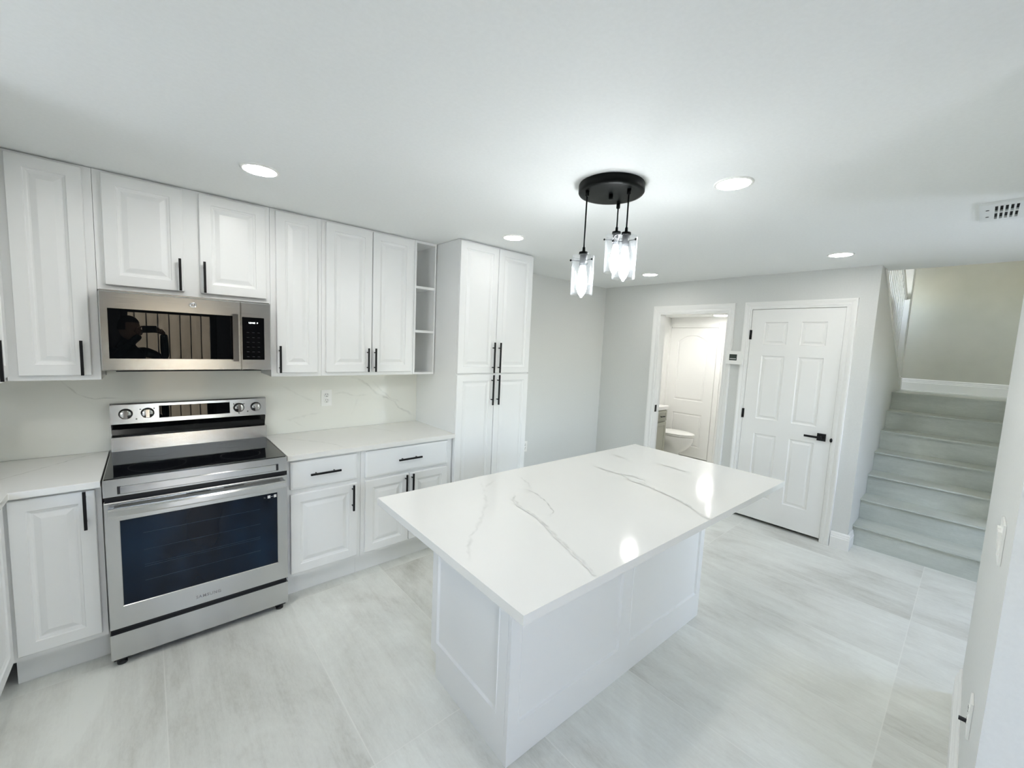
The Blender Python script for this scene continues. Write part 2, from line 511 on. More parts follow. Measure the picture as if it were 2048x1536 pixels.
def add_veins(o, polys, lift, n):
    """veins as soft-edged ribbons fused into the slab's own mesh; polys: (points3d, width, strength)"""
    me = o.data
    bm = B(); bm.from_mesh(me)
    lay = bm.loops.layers.float_color.new('vein')
    for f in bm.faces:
        for lp in f.loops: lp[lay] = (0, 0, 0, 1)
    N = Vector(n)
    rnd = random.Random(5)
    for q_i, (pts, w, s) in enumerate(polys):
        P = [Vector(p) for p in pts]
        # subdivide with jitter
        Q = []
        for a, b_ in zip(P, P[1:]):
            k = max(1, int((b_ - a).length / 0.018))
            for i in range(k): Q.append(a.lerp(b_, i / k))
        Q.append(P[-1])
        J = []
        for i, q in enumerate(Q):
            d = (Q[min(i + 1, len(Q) - 1)] - Q[max(i - 1, 0)]).normalized()
            sd_ = N.cross(d)
            if 0 < i < len(Q) - 1: q = q + sd_ * rnd.uniform(-0.004, 0.004)
            J.append((q, sd_, w * rnd.uniform(0.55, 1.35)))
        rows = []
        for i, (q, sd_, ww) in enumerate(J):
            f = min(1, i / 3, (len(J) - 1 - i) / 3)
            rows.append(([bm.verts.new(q + N * (lift + 0.0003 * q_i) + sd_ * ww * k) for k in (-1.6, -0.25, 0.25, 1.6)], s * f * rnd.uniform(0.5, 1.0)))
        for (A, sa), (C, sb) in zip(rows, rows[1:]):
            for k in range(3):
                f_ = bm.faces.new((A[k], C[k], C[k + 1], A[k + 1]))
                f_.normal_update()
                if f_.normal.dot(N) < 0: f_.normal_flip()
                for lp in f_.loops:
                    vi = lp.vert
                    val = (sa if vi in A else sb) * (1.0 if vi in (A[1], A[2], C[1], C[2]) else 0.0)
                    lp[lay] = (val, val, val, 1)
    bm.to_mesh(me); bm.free()

# ------------------------------------------------------------------ setting
XF = 4.567      # far wall plane
YE = -2.637     # end of far wall / stair side wall
WT = 0.115
YB = -4.50      # glazed wall behind the camera

bm = B(); box(bm, -1.07, 4.86, YB - 0.12, 0.12, -0.1, 0.0); box(bm, 4.86, 7.1, -2.55, 0.2, -0.1, 0.0)
struct('floor', bm, TILE, 'floor of large pale grey porcelain tiles')
bm = B(); box(bm, -1.07, XF + WT, YE + 0.1, 0.12, H, H + 0.25); box(bm, -1.07, 4.88, YB - 0.12, YE + 0.1, H, H + 0.25)
struct('ceiling', bm, CEIL, 'flat white kitchen ceiling')
bm = B(); box(bm, -1.07, XF + WT, 0.0, 0.12, 0, H)
struct('wall_back', bm, WALL, 'pale grey wall behind the cabinets')
GY0, GY1, GZ0, GZ1 = -1.75, -1.25, 1.02, 1.70     # unseen window added over the sink run to brighten the left side
bm = B(); box(bm, -1.07, -0.95, GY1, 0.0, 0, H); box(bm, -1.07, -0.95, YB - 0.12, GY0, 0, H); box(bm, -1.07, -0.95, GY0, GY1, 0, GZ0); box(bm, -1.07, -0.95, GY0, GY1, GZ1, H)
struct('wall_left', bm, WALL)
def window(name, horiz, a0, a1, z0, z1, c, n, label):
    """framed window with n lights; horiz 'y': runs along y at x=c; 'x': runs along x at y=c"""
    def bx(bm, u0, u1, d0, d1, w0, w1):
        box(bm, c + d0, c + d1, u0, u1, w0, w1) if horiz == 'y' else box(bm, u0, u1, c + d0, c + d1, w0, w1)
    bm = B()
    bx(bm, a0, a1, -0.03, 0.03, z0, z0 + 0.05); bx(bm, a0, a1, -0.03, 0.03, z1 - 0.05, z1)
    for k in range(n + 1):
        u = a0 + 0.025 + (a1 - a0 - 0.05) * k / n
        bx(bm, u - 0.025, u + 0.025, -0.03, 0.03, z0 + 0.05, z1 - 0.05)
    w = struct(name, bm, TRIM, label)
    for k in range(n):
        u0 = a0 + 0.025 + (a1 - a0 - 0.05) * k / n + 0.0255; u1 = a0 + 0.025 + (a1 - a0 - 0.05) * (k + 1) / n - 0.0255
        bm = B(); bx(bm, u0, u1, -0.003, 0.003, z0 + 0.0505, z1 - 0.0505); part('pane', bm, PANE, w)
    return w
# wall behind the camera with a glazed door
DX0, DX1, DZ = -0.06, 0.90, 2.08
bm = B(); box(bm, -0.95, DX0, YB - 0.12, YB, 0, H); box(bm, DX1, 3.55, YB - 0.12, YB, 0, H); box(bm, 4.30, 4.86, YB - 0.12, YB, 0, H); box(bm, 3.55, 4.30, YB - 0.12, YB, 0, 0.8); box(bm, 3.55, 4.30, YB - 0.12, YB, 2.0, H); box(bm, DX0, DX1, YB - 0.12, YB, DZ, H)
struct('wall_front', bm, FRONTDARK)
# partition block on the right
bm = B(); box(bm, 1.752, 3.09, YB, -3.32, 0, H)
struct('wall_right', bm, WALL, 'pale grey partition wall at the right edge')
# far wall with two doorways
BY0, BY1, BZ = -0.762, -1.512, 2.036     # bathroom opening
CY0, CY1, CZ = -1.712, -2.460, 2.066     # closet opening
bm = B()
for y0, y1, z0, z1 in ((0, BY0, 0, H), (BY0, BY1, BZ, H), (BY1, CY0, 0, H), (CY0, CY1, CZ, H), (CY1, YE, 0, H)):
    box(bm, XF, XF + WT, y0, y1, z0, z1)
struct('wall_far', bm, WALL, 'pale grey far wall with the two doorways')
# stair side wall: sloped top under the second flight
SY = YE
bm = B()
prism(bm, [(XF + WT, 0), (6.88, 0), (6.88, 1.27), (6.55, 1.44), (5.36, 2.0), (4.74, 2.36), (4.74, H), (XF + WT, H)], 'y', SY, SY + 0.1)
struct('wall_stair', bm, WALL, 'pale grey sloped wall beside the stairs')
# stairwell shell
bm = B()
box(bm, 6.9, 7.02, -3.70, 0.2, 0, 4.2)                # landing wall
struct('wall_landing', bm, STAIRWALL, 'dim warm grey wall behind the stair landing')
bm = B()
box(bm, 4.88, 7.02, -3.70, -3.58, 0, 4.2)
box(bm, 4.86, 4.98, YB, -3.70, 0, H)
struct('wall_stairwell', bm, STAIRWALL)
bm = B()
box(bm, 4.76, 4.88, -3.70, -1.4, H + 0.25, 4.2)
box(bm, 4.76, 7.02, -1.52, -1.4, H + 0.25, 4.2)
box(bm, 4.76, 7.02, -3.70, -1.4, 4.2, 4.3)
struct('wall_upper', bm, STAIRWALL)
# bathroom shell
bm = B()
box(bm, XF + WT, 6.55, 0.07, 0.19, 0, 2.14)
box(bm, 6.43, 6.55, -1.75, 0.07, 0, 2.14)
box(bm, XF + WT, 6.55, -1.82, -1.70, 0, 2.14)
struct('wall_bathroom', bm, TRIM, 'bright white bathroom walls')
bm = B(); box(bm, XF + WT, 6.55, -1.82, 0.19, 2.14, 2.3)
struct('ceiling_bathroom', bm, CEIL)

# baseboards
def base_prof(h=0.137, t=0.016):
    return [(0, 0), (t, 0), (t, h * 0.66), (t * 0.75, h * 0.70), (t * 0.75, h * 0.78), (t * 0.55, h * 0.82), (t * 0.5, h * 0.93), (t * 0.2, h), (0, h)]
bm = B()
prism(bm, [(-a, b) for a, b in base_prof()], 'x', 2.67, XF)
struct('baseboard_back', bm, TRIM)
bm = B()
prism(bm, [(XF - a, b) for a, b in base_prof()], 'y', 0, -0.688)
struct('baseboard_far', bm, TRIM)
bm = B()
prism(bm, [(XF - a, b) for a, b in base_prof()], 'y', -2.522, YE - 0.016)
prism(bm, [(YE - a, b) for a, b in base_prof()], 'x', XF + 0.0005, 4.76)
struct('baseboard_corner', bm, TRIM, 'short white baseboard at the foot of the stairs')
bm = B()
prism(bm, [(-3.32 + a, b) for a, b in base_prof(0.15, 0.02)], 'x', 1.752, 3.09)
struct('baseboard_right', bm, TRIM, 'white baseboard along the partition at the right')
LZ = 7 * 0.184
bm = B()
prism(bm, [(6.9 - a, LZ + b) for a, b in base_prof(0.135, 0.018)], 'y', -3.58, -1.52)
struct('baseboard_landing', bm, TRIM, 'cream baseboard along the stair landing')

# door casings on the far wall (moulded), jambs
def casing(name, y0, y1, zt, oy0, oy1, ozt, label):
    """y0>y1 opening edges, oy0>oy1 outer edges"""
    bm = B()
    def leg(yi, yo):
        s = 1 if yo > yi else -1
        w = abs(yo - yi)
        pr = [(0, 0), (0.010, 0), (0.012, 0.2), (0.010, 0.35), (0.014, 0.5), (0.019, 0.75), (0.019, 0.95), (0, 1)]
        prism(bm, [(XF - d, yi + s * w * k) for d, k in pr], 'z', 0, zt)
    leg(y0, oy0); leg(y1, oy1)
    w = ozt - zt
    pr = [(0, 0), (0.010, 0), (0.012, 0.2), (0.010, 0.35), (0.014, 0.5), (0.019, 0.75), (0.019, 0.95), (0, 1)]
    # mitred head
    va, vb = [], []
    for d, k in pr:
        va.append(bm.verts.new((XF - d, y0 + (oy0 - y0) * k, zt + w * k)))
        vb.append(bm.verts.new((XF - d, y1 + (oy1 - y1) * k, zt + w * k)))
    n = len(pr); fs = []
    for i in range(n):
        fs.append(bm.faces.new((va[i], vb[i], vb[(i + 1) % n], va[(i + 1) % n])))
    # leg mitre fill
    for (yi, yo, row) in ((y0, oy0, va), (y1, oy1, vb)):
        low = [bm.verts.new((XF - d, yi + (yo - yi) * k, zt)) for d, k in pr]
        for i in range(n):
            fs.append(bm.faces.new((row[i], low[i], low[(i + 1) % n], row[(i + 1) % n])))
    # jambs lining the opening
    box(bm, XF - 0.004, XF + WT + 0.004, y0, y0 - 0.014, 0, zt)
    box(bm, XF - 0.004, XF + WT + 0.004, y1, y1 + 0.014, 0, zt)
    box(bm, XF - 0.004, XF + WT + 0.004, y0 - 0.014, y1 + 0.014, zt - 0.014, zt)
    bmesh.ops.recalc_face_normals(bm, faces=bm.faces[:])
    return struct(name, bm, TRIM, label)
casing('trim_1', BY0, BY1, BZ, -0.690, -1.572, 2.12, 'white moulded casing around the bathroom doorway')
c2 = casing('trim_2', CY0, CY1, CZ, -1.660, -2.520, 2.122, 'white moulded casing around the closet door')
bm = B(); box(bm, XF + 0.022, XF + 0.062, BY0 - 0.0142, BY0 - 0.0168, 0.905, 0.985)
o = part('strike_plate', bm, BLACK, bpy.data.objects['trim_1'], label='black strike plate')

# closet door (structure) : six moulded panels
def door_six(y0, y1, z0, z1):
    w = y0 - y1; h = z1 - z0
    bm = B()
    sx = 0.115; gap = 0.105
    pw = (w - 2 * sx - gap) / 2
    cols = [(sx, sx + pw), (sx + pw + gap, w - sx)]
    rows = [(0.215, 0.835), (0.98, 1.585), (1.69, 1.90)]
    ps = []
    for a, b_ in cols:
        for c_, d in rows: ps.append((a, b_, c_, d, SIXP))
    panel_face(bm, 0, w, 0, h, 0, 0.035, ps, round_edge=0.002)
    return bm
def place_far(o, y0, z0, xf):
    """local x -> world -y, local front (-y) -> world -x"""
    o.location = (xf, y0, z0); o.rotation_euler = (0, 0, -PI / 2)
dw0, dw1 = CY0 - 0.016, CY1 + 0.016
d1 = part('door_1', door_six(dw0, dw1, 0.03, CZ - 0.017), TRIM, None)
place_far(d1, dw0, 0.03, XF + 0.002)
d1['kind'] = 'structure'; d1['label'] = 'closed white six-panel door with black lever handle'; d1['category'] = 'door'
DW = dw0 - dw1
for hz in (1.78, 1.015, 0.24):
    bm = B(); lathe(bm, [(0.0065, hz - 0.045), (0.0065, hz + 0.045)], (-0.002, -0.006, 0), n=14); box(bm, 0.0, 0.012, -0.004, 0.0, hz - 0.045, hz + 0.045)
    part('hinge', bm, BLACK, d1, label='black hinge')
bm = B()
box(bm, DW - 0.098, DW - 0.036, -0.012, 0, 0.866, 0.930); bevel_all(bm, 0.002)
part('handle_rose', bm, BLACK, d1, label='black square rose')
bm = B()
lathe(bm, [(0.011, -0.05), (0.011, -0.010)], (DW - 0.067, 0, 0.898), axis='y', n=16)
box(bm, DW - 0.185, DW - 0.056, -0.055, -0.042, 0.889, 0.907); bevel_all(bm, 0.003)
part('lever', bm, BLACK, d1, label='black lever handle')
bm = B(); lathe(bm, [(0.018, -0.016), (0.018, -0.004)], (DW + 0.004, 0, 0.885), axis='y', n=20, sx=0.5)
part('latch_plate', bm, BLACK, d1, label='black latch')
# closet shell coloured near-black to stand for the shade under the door
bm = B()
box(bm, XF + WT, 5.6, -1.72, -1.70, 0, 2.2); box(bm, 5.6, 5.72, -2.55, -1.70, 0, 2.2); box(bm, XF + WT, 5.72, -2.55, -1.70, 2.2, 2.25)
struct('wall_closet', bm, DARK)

# bathroom arch-top door on the bathroom's end wall
bw = 0.72
bm = B()
pr2 = [(0, 0), (0.006, 0.007), (0.012, 0.008), (0.018, 0.008), (0.034, 0.002)]
panel_face(bm, 0, bw, 0, 1.97, 0, 0.03, [(0.13, bw - 0.13, 0.86, 1.86, pr2, 0.10), (0.13, bw - 0.13, 0.16, 0.66, pr2)], round_edge=0.002)
d2 = part('door_2', bm, TRIM, None)
place_far(d2, 0.043, 0.01, 6.392)
d2['kind'] = 'structure'; d2['label'] = 'white arch-top two-panel door inside the bathroom'; d2['category'] = 'door'
bm = B()
for y0, y1, z0, z1 in ((0.046, 0.068, 0, 2.06), (-0.680, -0.775, 0, 2.06), (0.046, -0.680, 1.985, 2.06)):
    box(bm, 6.398, 6.43, y0, y1, z0, z1)
    box(bm, 6.385, 6.398, y0 + (-0.012 if z0 == 0 else 0), y1 + (0.02 if z0 == 0 else 0), z0 + (0 if z0 == 0 else 0.02), z1 - 0.012)
struct('trim_3', bm, TRIM, 'white casing around the arch-top bathroom door')

# glazed door behind the camera
bm = B()
for x0, x1, z0, z1 in ((DX0, DX0 + 0.07, 0, DZ), (DX1 - 0.07, DX1, 0, DZ), (DX0 + 0.07, DX1 - 0.07, 1.80, DZ), (DX0 + 0.07, DX1 - 0.07, 0, 0.12)):
    box(bm, x0, x1, YB - 0.09, YB - 0.03, z0, z1)
d3 = struct('door_3', bm, DARK, 'glazed patio door behind the photographer')
bm = B(); box(bm, DX0 + 0.07, DX1 - 0.07, YB - 0.064, YB - 0.058, 0.12, 1.80)
part('pane', bm, PANE, d3)

window('window_added_hall', 'x', 3.55, 4.30, 0.8, 2.0, YB - 0.06, 2, 'unseen hall window added beyond the partition for daylight')  # added out of view as an opening for daylight
window('window_added_sink', 'y', GY0, GY1, GZ0, GZ1, -1.01, 2, 'unseen window added over the left worktop run for daylight')
# outside
bm = B(); box(bm, -12, 8, -14, YB - 0.12, -0.16, -0.06); box(bm, -12, -1.07, YB - 0.12, 6, -0.16, -0.06)
struct('ground', bm, EXTGROUND, 'concrete patio outside')
fe = thing('fence', 'sunlit vertical board fence outside, mirrored in the microwave window', 'fence', (0, -6.75, -0.06))
bm = B()
rnd = random.Random(3)
for i in range(46):
    x = -3.0 + i * 0.145
    box(bm, x, x + 0.128, rnd.uniform(-0.004, 0.004), 0.022, 0, 1.95 + rnd.uniform(-0.01, 0.01))
part('boards', bm, FENCE, fe)
bm = B(); box(bm, -3.0, 3.67, -0.0125, -0.0065, 0, 1.93); part('added_dark_sheet', bm, DARK, fe)  # dark sheet added behind the boards so their gaps read dark
bm = B()
for z in (0.35, 1.0, 1.65): box(bm, -3.0, 3.67, -0.06, -0.013, z, z + 0.09)
part('rails', bm, FENCE, fe)

# ------------------------------------------------------------------ stairs
RUN, RISE, X0, YR = 0.23, 0.184, 4.74, -3.58
st = thing('staircase', 'grey tiled staircase of seven steps rising to a landing', 'staircase', (X0, -3.1, 0))
for i in range(1, 8):
    xa = 0.03 + RUN * (i - 1)
    xe = (6.899 - X0) if i == 7 else xa + RUN + 0.002
    bm = B()
    box(bm, xa, xe, YR + 3.101, SY + 3.099, (i - 1) * RISE if i > 1 else 0.0, i * RISE - 0.014)
    box(bm, xa - 0.028, xe, YR + 3.101, SY + 3.099, i * RISE - 0.014, i * RISE)
    part('landing' if i == 7 else 'step', bm, STEPTILE, st)

# balustrade of the second flight seen over the sloped wall
br = thing('balustrade', 'white balustrade above the sloped stair wall', 'railing', (5.6, SY + 0.05, 0))
bm = B()
prism(bm, [(6.55 - 5.6, 1.44), (5.36 - 5.6, 2.0), (4.74 - 5.6, 2.36), (4.74 - 5.6, 2.42), (5.36 - 5.6, 2.06), (6.55 - 5.6, 1.50)], 'y', -0.055, 0.055)
part('cap_rail', bm, TRIM, br)
def slope_z(x):
    return 2.06 + (x - 5.36) * (1.50 - 2.06) / (6.55 - 5.36) if x > 5.36 else 2.42 + (x - 4.74) * (2.06 - 2.42) / 0.62
for k in range(15):
    x = 4.86 + k * 0.115
    zb = slope_z(x) - 0.01
    bm = B()
    box(bm, x - 5.6 - 0.017, x - 5.6 + 0.017, -0.017, 0.017, zb, zb + 0.83)
    box(bm, x - 5.6 - 0.021, x - 5.6 + 0.021, -0.021, 0.021, zb, zb + 0.05)
    part('baluster', bm, TRIM, br)
bm = B()
prism(bm, [(x - 5.6, slope_z(x) + dz) for x, dz in ((4.80, 0.81), (5.36, 0.81), (6.58, 0.81), (6.58, 0.87), (5.36, 0.87), (4.80, 0.87))], 'y', -0.03, 0.03)
part('handrail', bm, TRIM, br)
bm = B()
box(bm, 6.56 - 5.6, 6.66 - 5.6, -0.058, 0.05, LZ + 0.002, 3.2)
for k in range(3): box(bm, 6.575 - 5.6 + k * 0.026, 6.590 - 5.6 + k * 0.026, -0.066, -0.058, LZ + 0.16, 3.18)
box(bm, 6.55 - 5.6, 6.67 - 5.6, -0.07, 0.06, LZ + 0.002, LZ + 0.15)
part('newel_post', bm, TRIM, br)

# ------------------------------------------------------------------ cabinets
def bar_handle(parent, x, z, L, y, vertical=True, w=0.011):
    """flat black bar pull on two posts; y is the door front, bar stands 26 mm proud"""
    bm = B()
    if vertical:
        box(bm, x - w / 2, x + w / 2, y - 0.034, y - 0.024, z, z + L)
        bevel_all(bm, 0.0015)
        for zz in (z + L * 0.18, z + L * 0.82):
            lathe(bm, [(0.0045, y - 0.026), (0.0045, y)], (x, 0, zz), axis='y', n=10)
    else:
        box(bm, x, x + L, y - 0.034, y - 0.024, z - w / 2, z + w / 2)
        bevel_all(bm, 0.0015)
        for xx in (x + L * 0.2, x + L * 0.8):
            lathe(bm, [(0.0045, y - 0.026), (0.0045, y)], (xx, 0, z), axis='y', n=10)
    return part('handle', bm, BLACK, parent, label='black bar handle')

def cab_door(parent, x0, x1, z0, z1, yf, yb, fw=0.052, name='door'):
    bm = B()
    panel_face(bm, x0, x1, z0, z1, yf, yb, [(x0 + fw, x1 - fw, z0 + fw, z1 - fw, RAISED)])
    return part(name, bm, CAB, parent)

def drawer(parent, x0, x1, z0, z1, yf, yb):
    bm = B()
    prof = [(0.0, 0.0), (0.004, -0.0012), (0.008, -0.002)]
    panel_face(bm, x0, x1, z0, z1, yf + 0.003, yb, [(x0 + 0.006, x1 - 0.006, z0 + 0.006, z1 - 0.006, prof)])
    return part('drawer', bm, CAB, parent)

UB, UT, UF = 1.348, H - 0.003, -0.305
YD = -0.3245
G_UP = 'white wall cabinets'
def upper(label, x0, x1, z0, doors, name='wall_cabinet', zt=UT, dz0=None):
    t = thing(name, label, 'cabinet', ((x0 + x1) / 2, -0.15, z0), 0, None)
    cx = (x0 + x1) / 2
    bm = B()
    box(bm, x0 - cx + 0.0008, x1 - cx - 0.0008, UF + 0.15, -0.002 + 0.15, 0, zt - z0)
    part('body', bm, CAB, t)
    for a, b_, hx in doors:
        d = cab_door(t, a - cx, b_ - cx, (dz0 or z0 + 0.024) - z0, 2.358 - z0, YD + 0.15, UF + 0.15 - 0.0006)
        if hx is not None:
            bar_handle(d, hx - cx, (dz0 or z0 + 0.024) - z0 + 0.002, 0.168, YD + 0.15)
    return t
upper('narrow white corner wall cabinet left of the microwave', -0.305, 0.0, UB, [(-0.270, -0.032, -0.062)])
upper('short white two-door wall cabinet directly above the microwave', 0.0, 0.752, 1.797, [(0.030, 0.340, 0.321), (0.410, 0.729, 0.427)], dz0=1.822)
upper('narrow single-door white wall cabinet just right of the microwave', 0.752, 1.05, UB, [(0.782, 1.020, 0.796)])
upper('wide white two-door wall cabinet beside the open shelves', 1.05, 1.722, UB, [(1.075, 1.386, 1.355), (1.392, 1.700, 1.408)])
# open shelf unit
t = thing('open_shelf_unit', 'narrow white open shelf unit between wall cabinet and pantry', 'shelf', (1.814, -0.15, UB))
bm = B()
x0, x1 = -0.0915, 0.0955
hh = UT - UB
box(bm, x0, x0 + 0.016, -0.157, 0.148, 0, hh); box(bm, x1 - 0.012, x1, -0.157, 0.148, 0, hh)
box(bm, x0 + 0.016, x1 - 0.012, -0.157, 0.148, 0, 0.016); box(bm, x0 + 0.016, x1 - 0.012, -0.157, 0.148, hh - 0.018, hh)
box(bm, x0 + 0.016, x1 - 0.012, 0.135, 0.148, 0.016, hh - 0.018)
part('frame', bm, CAB, t)
for z in (1.674, 2.011):
    bm = B(); box(bm, x0 + 0.016, x1 - 0.012, -0.156, 0.135, z - UB, z - UB + 0.019)
    part('shelf', bm, CAB, t)
# left-return wall cabinet (only its edge shows)
t = thing('wall_cabinet', 'white wall cabinet cut off by the left photo edge', 'cabinet', (-0.63, -0.75, UB))
bm = B(); box(bm, -0.318, 0.321, -0.40, 0.746, 0, UT - UB)
part('body', bm, CAB, t)
def side_door(parent, y0, y1, z0, z1, xf, fw=0.052):
    """door facing +x; local panel x -> world +y"""
    bm = B()
    panel_face(bm, y0, y1, z0, z1, 0, 0.0185, [(y0 + fw, y1 - fw, z0 + fw, z1 - fw, RAISED)])
    bmesh.ops.rotate(bm, verts=bm.verts, cent=(0, 0, 0), matrix=Matrix.Rotation(PI / 2, 3, 'Z'))
    bmesh.ops.translate(bm, verts=bm.verts, vec=(xf, 0, 0))
    return part('door', bm, CAB, parent)
d = side_door(t, -0.385, 0.395, 0.024, 1.01, 0.340)
bm = B(); box(bm, 0.364, 0.374, 0.095, 0.106, 0.03, 0.195); box(bm, 0.340, 0.366, 0.097, 0.104, 0.06, 0.067); box(bm, 0.340, 0.366, 0.097, 0.104, 0.155, 0.162)
part('handle', bm, BLACK, d, label='black bar handle')

# pantry
PX0, PX1 = 1.918, 2.660
cx = (PX0 + PX1) / 2
t = thing('pantry_cabinet', 'tall white four-door pantry cabinet at the end of the run', 'cabinet', (cx, -0.3, 0))
bm = B(); box(bm, PX0 - cx, PX1 - cx, -0.315, 0.298, 0.10, UT); box(bm, PX0 - cx, PX1 - cx, -0.25, 0.298, 0.0, 0.10)
part('body', bm, CAB, t)
for (a, b_, z0, z1, hx, hz) in ((PX0 + 0.001, 2.281, 1.378, 2.358, 2.252, 1.380), (2.286, PX1 - 0.001, 1.378, 2.358, 2.312, 1.380),
                                (PX0 + 0.001, 2.281, 0.115, 1.367, 2.252, 1.120), (2.286, PX1 - 0.001, 0.115, 1.367, 2.312, 1.120)):
    d = cab_door(t, a - cx, b_ - cx, z0, z1, -0.335, -0.3156, 0.05)
    bar_handle(d, hx - cx, hz, 0.243, -0.335)
# filler strip between open shelf and pantry
# base cabinets
BF, BDY, KZ, CT = -0.600, -0.6195, 0.152, 0.885
def base(label, x0, x1, doors, drawers):
    cx = (x0 + x1) / 2
    t = thing('base_cabinet', label, 'cabinet', (cx, -0.3, 0))
    bm = B()
    box(bm, x0 - cx + 0.0008, x1 - cx - 0.0008, BF + 0.3, 0.298, KZ, CT - 0.001)
    part('body', bm, CAB, t)
    bm = B(); box(bm, x0 - cx + 0.0008, x1 - cx - 0.0008, -0.515 + 0.3, 0.298, 0, KZ)
    part('toe_kick', bm, CAB, t)
    for a, b_, z0, z1, hx, hz, L in doors:
        d = cab_door(t, a - cx, b_ - cx, z0, z1, BDY + 0.3, BF + 0.3 - 0.0006)
        if hx is not None: bar_handle(d, hx - cx, hz, L, BDY + 0.3)
    for a, b_, z0, z1, hx in drawers:
        d = drawer(t, a - cx, b_ - cx, z0, z1, BDY + 0.3, BF + 0.3 - 0.0006)
        bar_handle(d, hx - cx, 0.785, 0.178, BDY + 0.3, False)
    return t
base('white single-door base cabinet left of the range', -0.305, -0.002, [(-0.283, -0.022, 0.178, 0.873, -0.055, 0.703, 0.176)], [])
base('white base cabinet with one drawer and one door right of the range', 0.768, 1.205, [(0.782, 1.178, 0.178, 0.672, 1.145, 0.500, 0.170)], [(0.782, 1.175, 0.700, 0.868, 0.887)])
base('white base cabinet with wide drawer over two doors beside pantry', 1.205, 1.912, [(1.232, 1.546, 0.176, 0.672, 1.518, 0.497, 0.173), (1.553, 1.868, 0.176, 0.672, 1.568, 0.497, 0.173)], [(1.232, 1.866, 0.692, 0.870, 1.455)])
# left-return base cabinet
t = thing('base_cabinet', 'white base cabinet cut off by the left photo edge', 'cabinet', (-0.63, -1.2, 0))
bm = B(); box(bm, -0.318, 0.322, -0.60, 0.597, KZ, CT - 0.001)
part('body', bm, CAB, t)
bm = B(); box(bm, -0.318, 0.277, -0.60, 0.68, 0, KZ)
part('toe_kick', bm, CAB, t)
side_door(t, -0.585, 0.567, 0.178, 0.873, 0.341)
# hidden blind corner carcass behind both runs
# ------------------------------------------------------------------ worktops and backsplash
bm = B(); box(bm, 0.764, 1.917, -0.636, -0.021, CT, 0.915); bevel_all(bm, 0.002)
o = solo('countertop', bm, QUARTZ, 'white veined quartz worktop between range and pantry', 'countertop')
Z = 0.915
add_veins(o, [([(x, y, Z) for x, y in [(0.811, -0.103), (0.931, -0.267), (1.041, -0.421), (1.081, -0.509), (1.104, -0.630)]], 0.006, 0.35),
              ([(x, y, Z) for x, y in [(1.395, -0.03), (1.524, -0.229), (1.587, -0.377)]], 0.008, 0.2)], 0.0002, (0, 0, 1))
bm = B()
prism(bm, [(-0.948, -0.021), (-0.948, -1.85), (-0.272, -1.85), (-0.272, -0.636), (-0.0025, -0.636), (-0.0025, -0.021)], 'z', CT, 0.915)
bevel_all(bm, 0.002)
o = solo('countertop', bm, QUARTZ, 'white veined quartz corner worktop left of the range', 'countertop')
add_veins(o, [([(x, y, Z) for x, y in [(-0.030, -0.03), (-0.091, -0.085), (-0.138, -0.140), (-0.172, -0.190), (-0.224, -0.252), (-0.273, -0.310), (-0.308, -0.360), (-0.42, -0.50)]], 0.0035, 0.6)], 0.0002, (0, 0, 1))
bm = B(); box(bm, -0.948, 1.917, -0.020, -0.0005, 0.9155, UB - 0.001); box(bm, 0.003, 0.749, -0.020, -0.0005, UB - 0.001, 1.40)
o = solo('backsplash', bm, SPLASH, 'cream veined quartz backsplash between worktops and wall cabinets', 'backsplash')
def bsp(l): return [(x, -0.0202, z) for x, z in l]
add_veins(o, [
    (bsp([(1.349, 1.308), (1.42, 1.284), (1.48, 1.252), (1.514, 1.214), (1.535, 1.187), (1.62, 1.142), (1.715, 1.095), (1.761, 1.035), (1.839, 1.001), (1.886, 0.964), (1.912, 0.943)]), 0.007, 0.5),
    (bsp([(1.507, 1.288), (1.548, 1.243), (1.612, 1.183), (1.67, 1.132), (1.73, 1.104), (1.768, 1.077)]), 0.006, 0.4),
    (bsp([(1.219, 1.181), (1.255, 1.186), (1.292, 1.191), (1.349, 1.169), (1.401, 1.156), (1.461, 1.163), (1.508, 1.161)]), 0.006, 0.3),
    (bsp([(1.405, 1.153), (1.392, 1.101), (1.376, 1.049), (1.35, 1.002)]), 0.006, 0.25),
    (bsp([(0.862, 1.262), (0.914, 1.234), (0.983, 1.187), (1.05, 1.147), (1.106, 1.125)]), 0.006, 0.25),
    (bsp([(0.886, 1.026), (0.928, 1.01), (0.977, 1.024), (1.049, 1.039), (1.136, 1.045)]), 0.006, 0.28),
    (bsp([(0.933, 1.01), (0.977, 0.976), (1.026, 0.94)]), 0.005, 0.25),
    (bsp([(-0.179, 1.33), (-0.149, 1.284), (-0.126, 1.263), (-0.103, 1.235), (-0.079, 1.222), (-0.047, 1.214), (-0.013, 1.216), (0.019, 1.219), (0.07, 1.208)]), 0.003, 0.7),
    (bsp([(-0.072, 1.202), (-0.048, 1.18), (-0.006, 1.174)]), 0.004, 0.25),
    (bsp([(-0.006, 1.174), (-0.03, 1.135), (-0.053, 1.109)]), 0.004, 0.25)], 0.0002, (0, -1, 0))

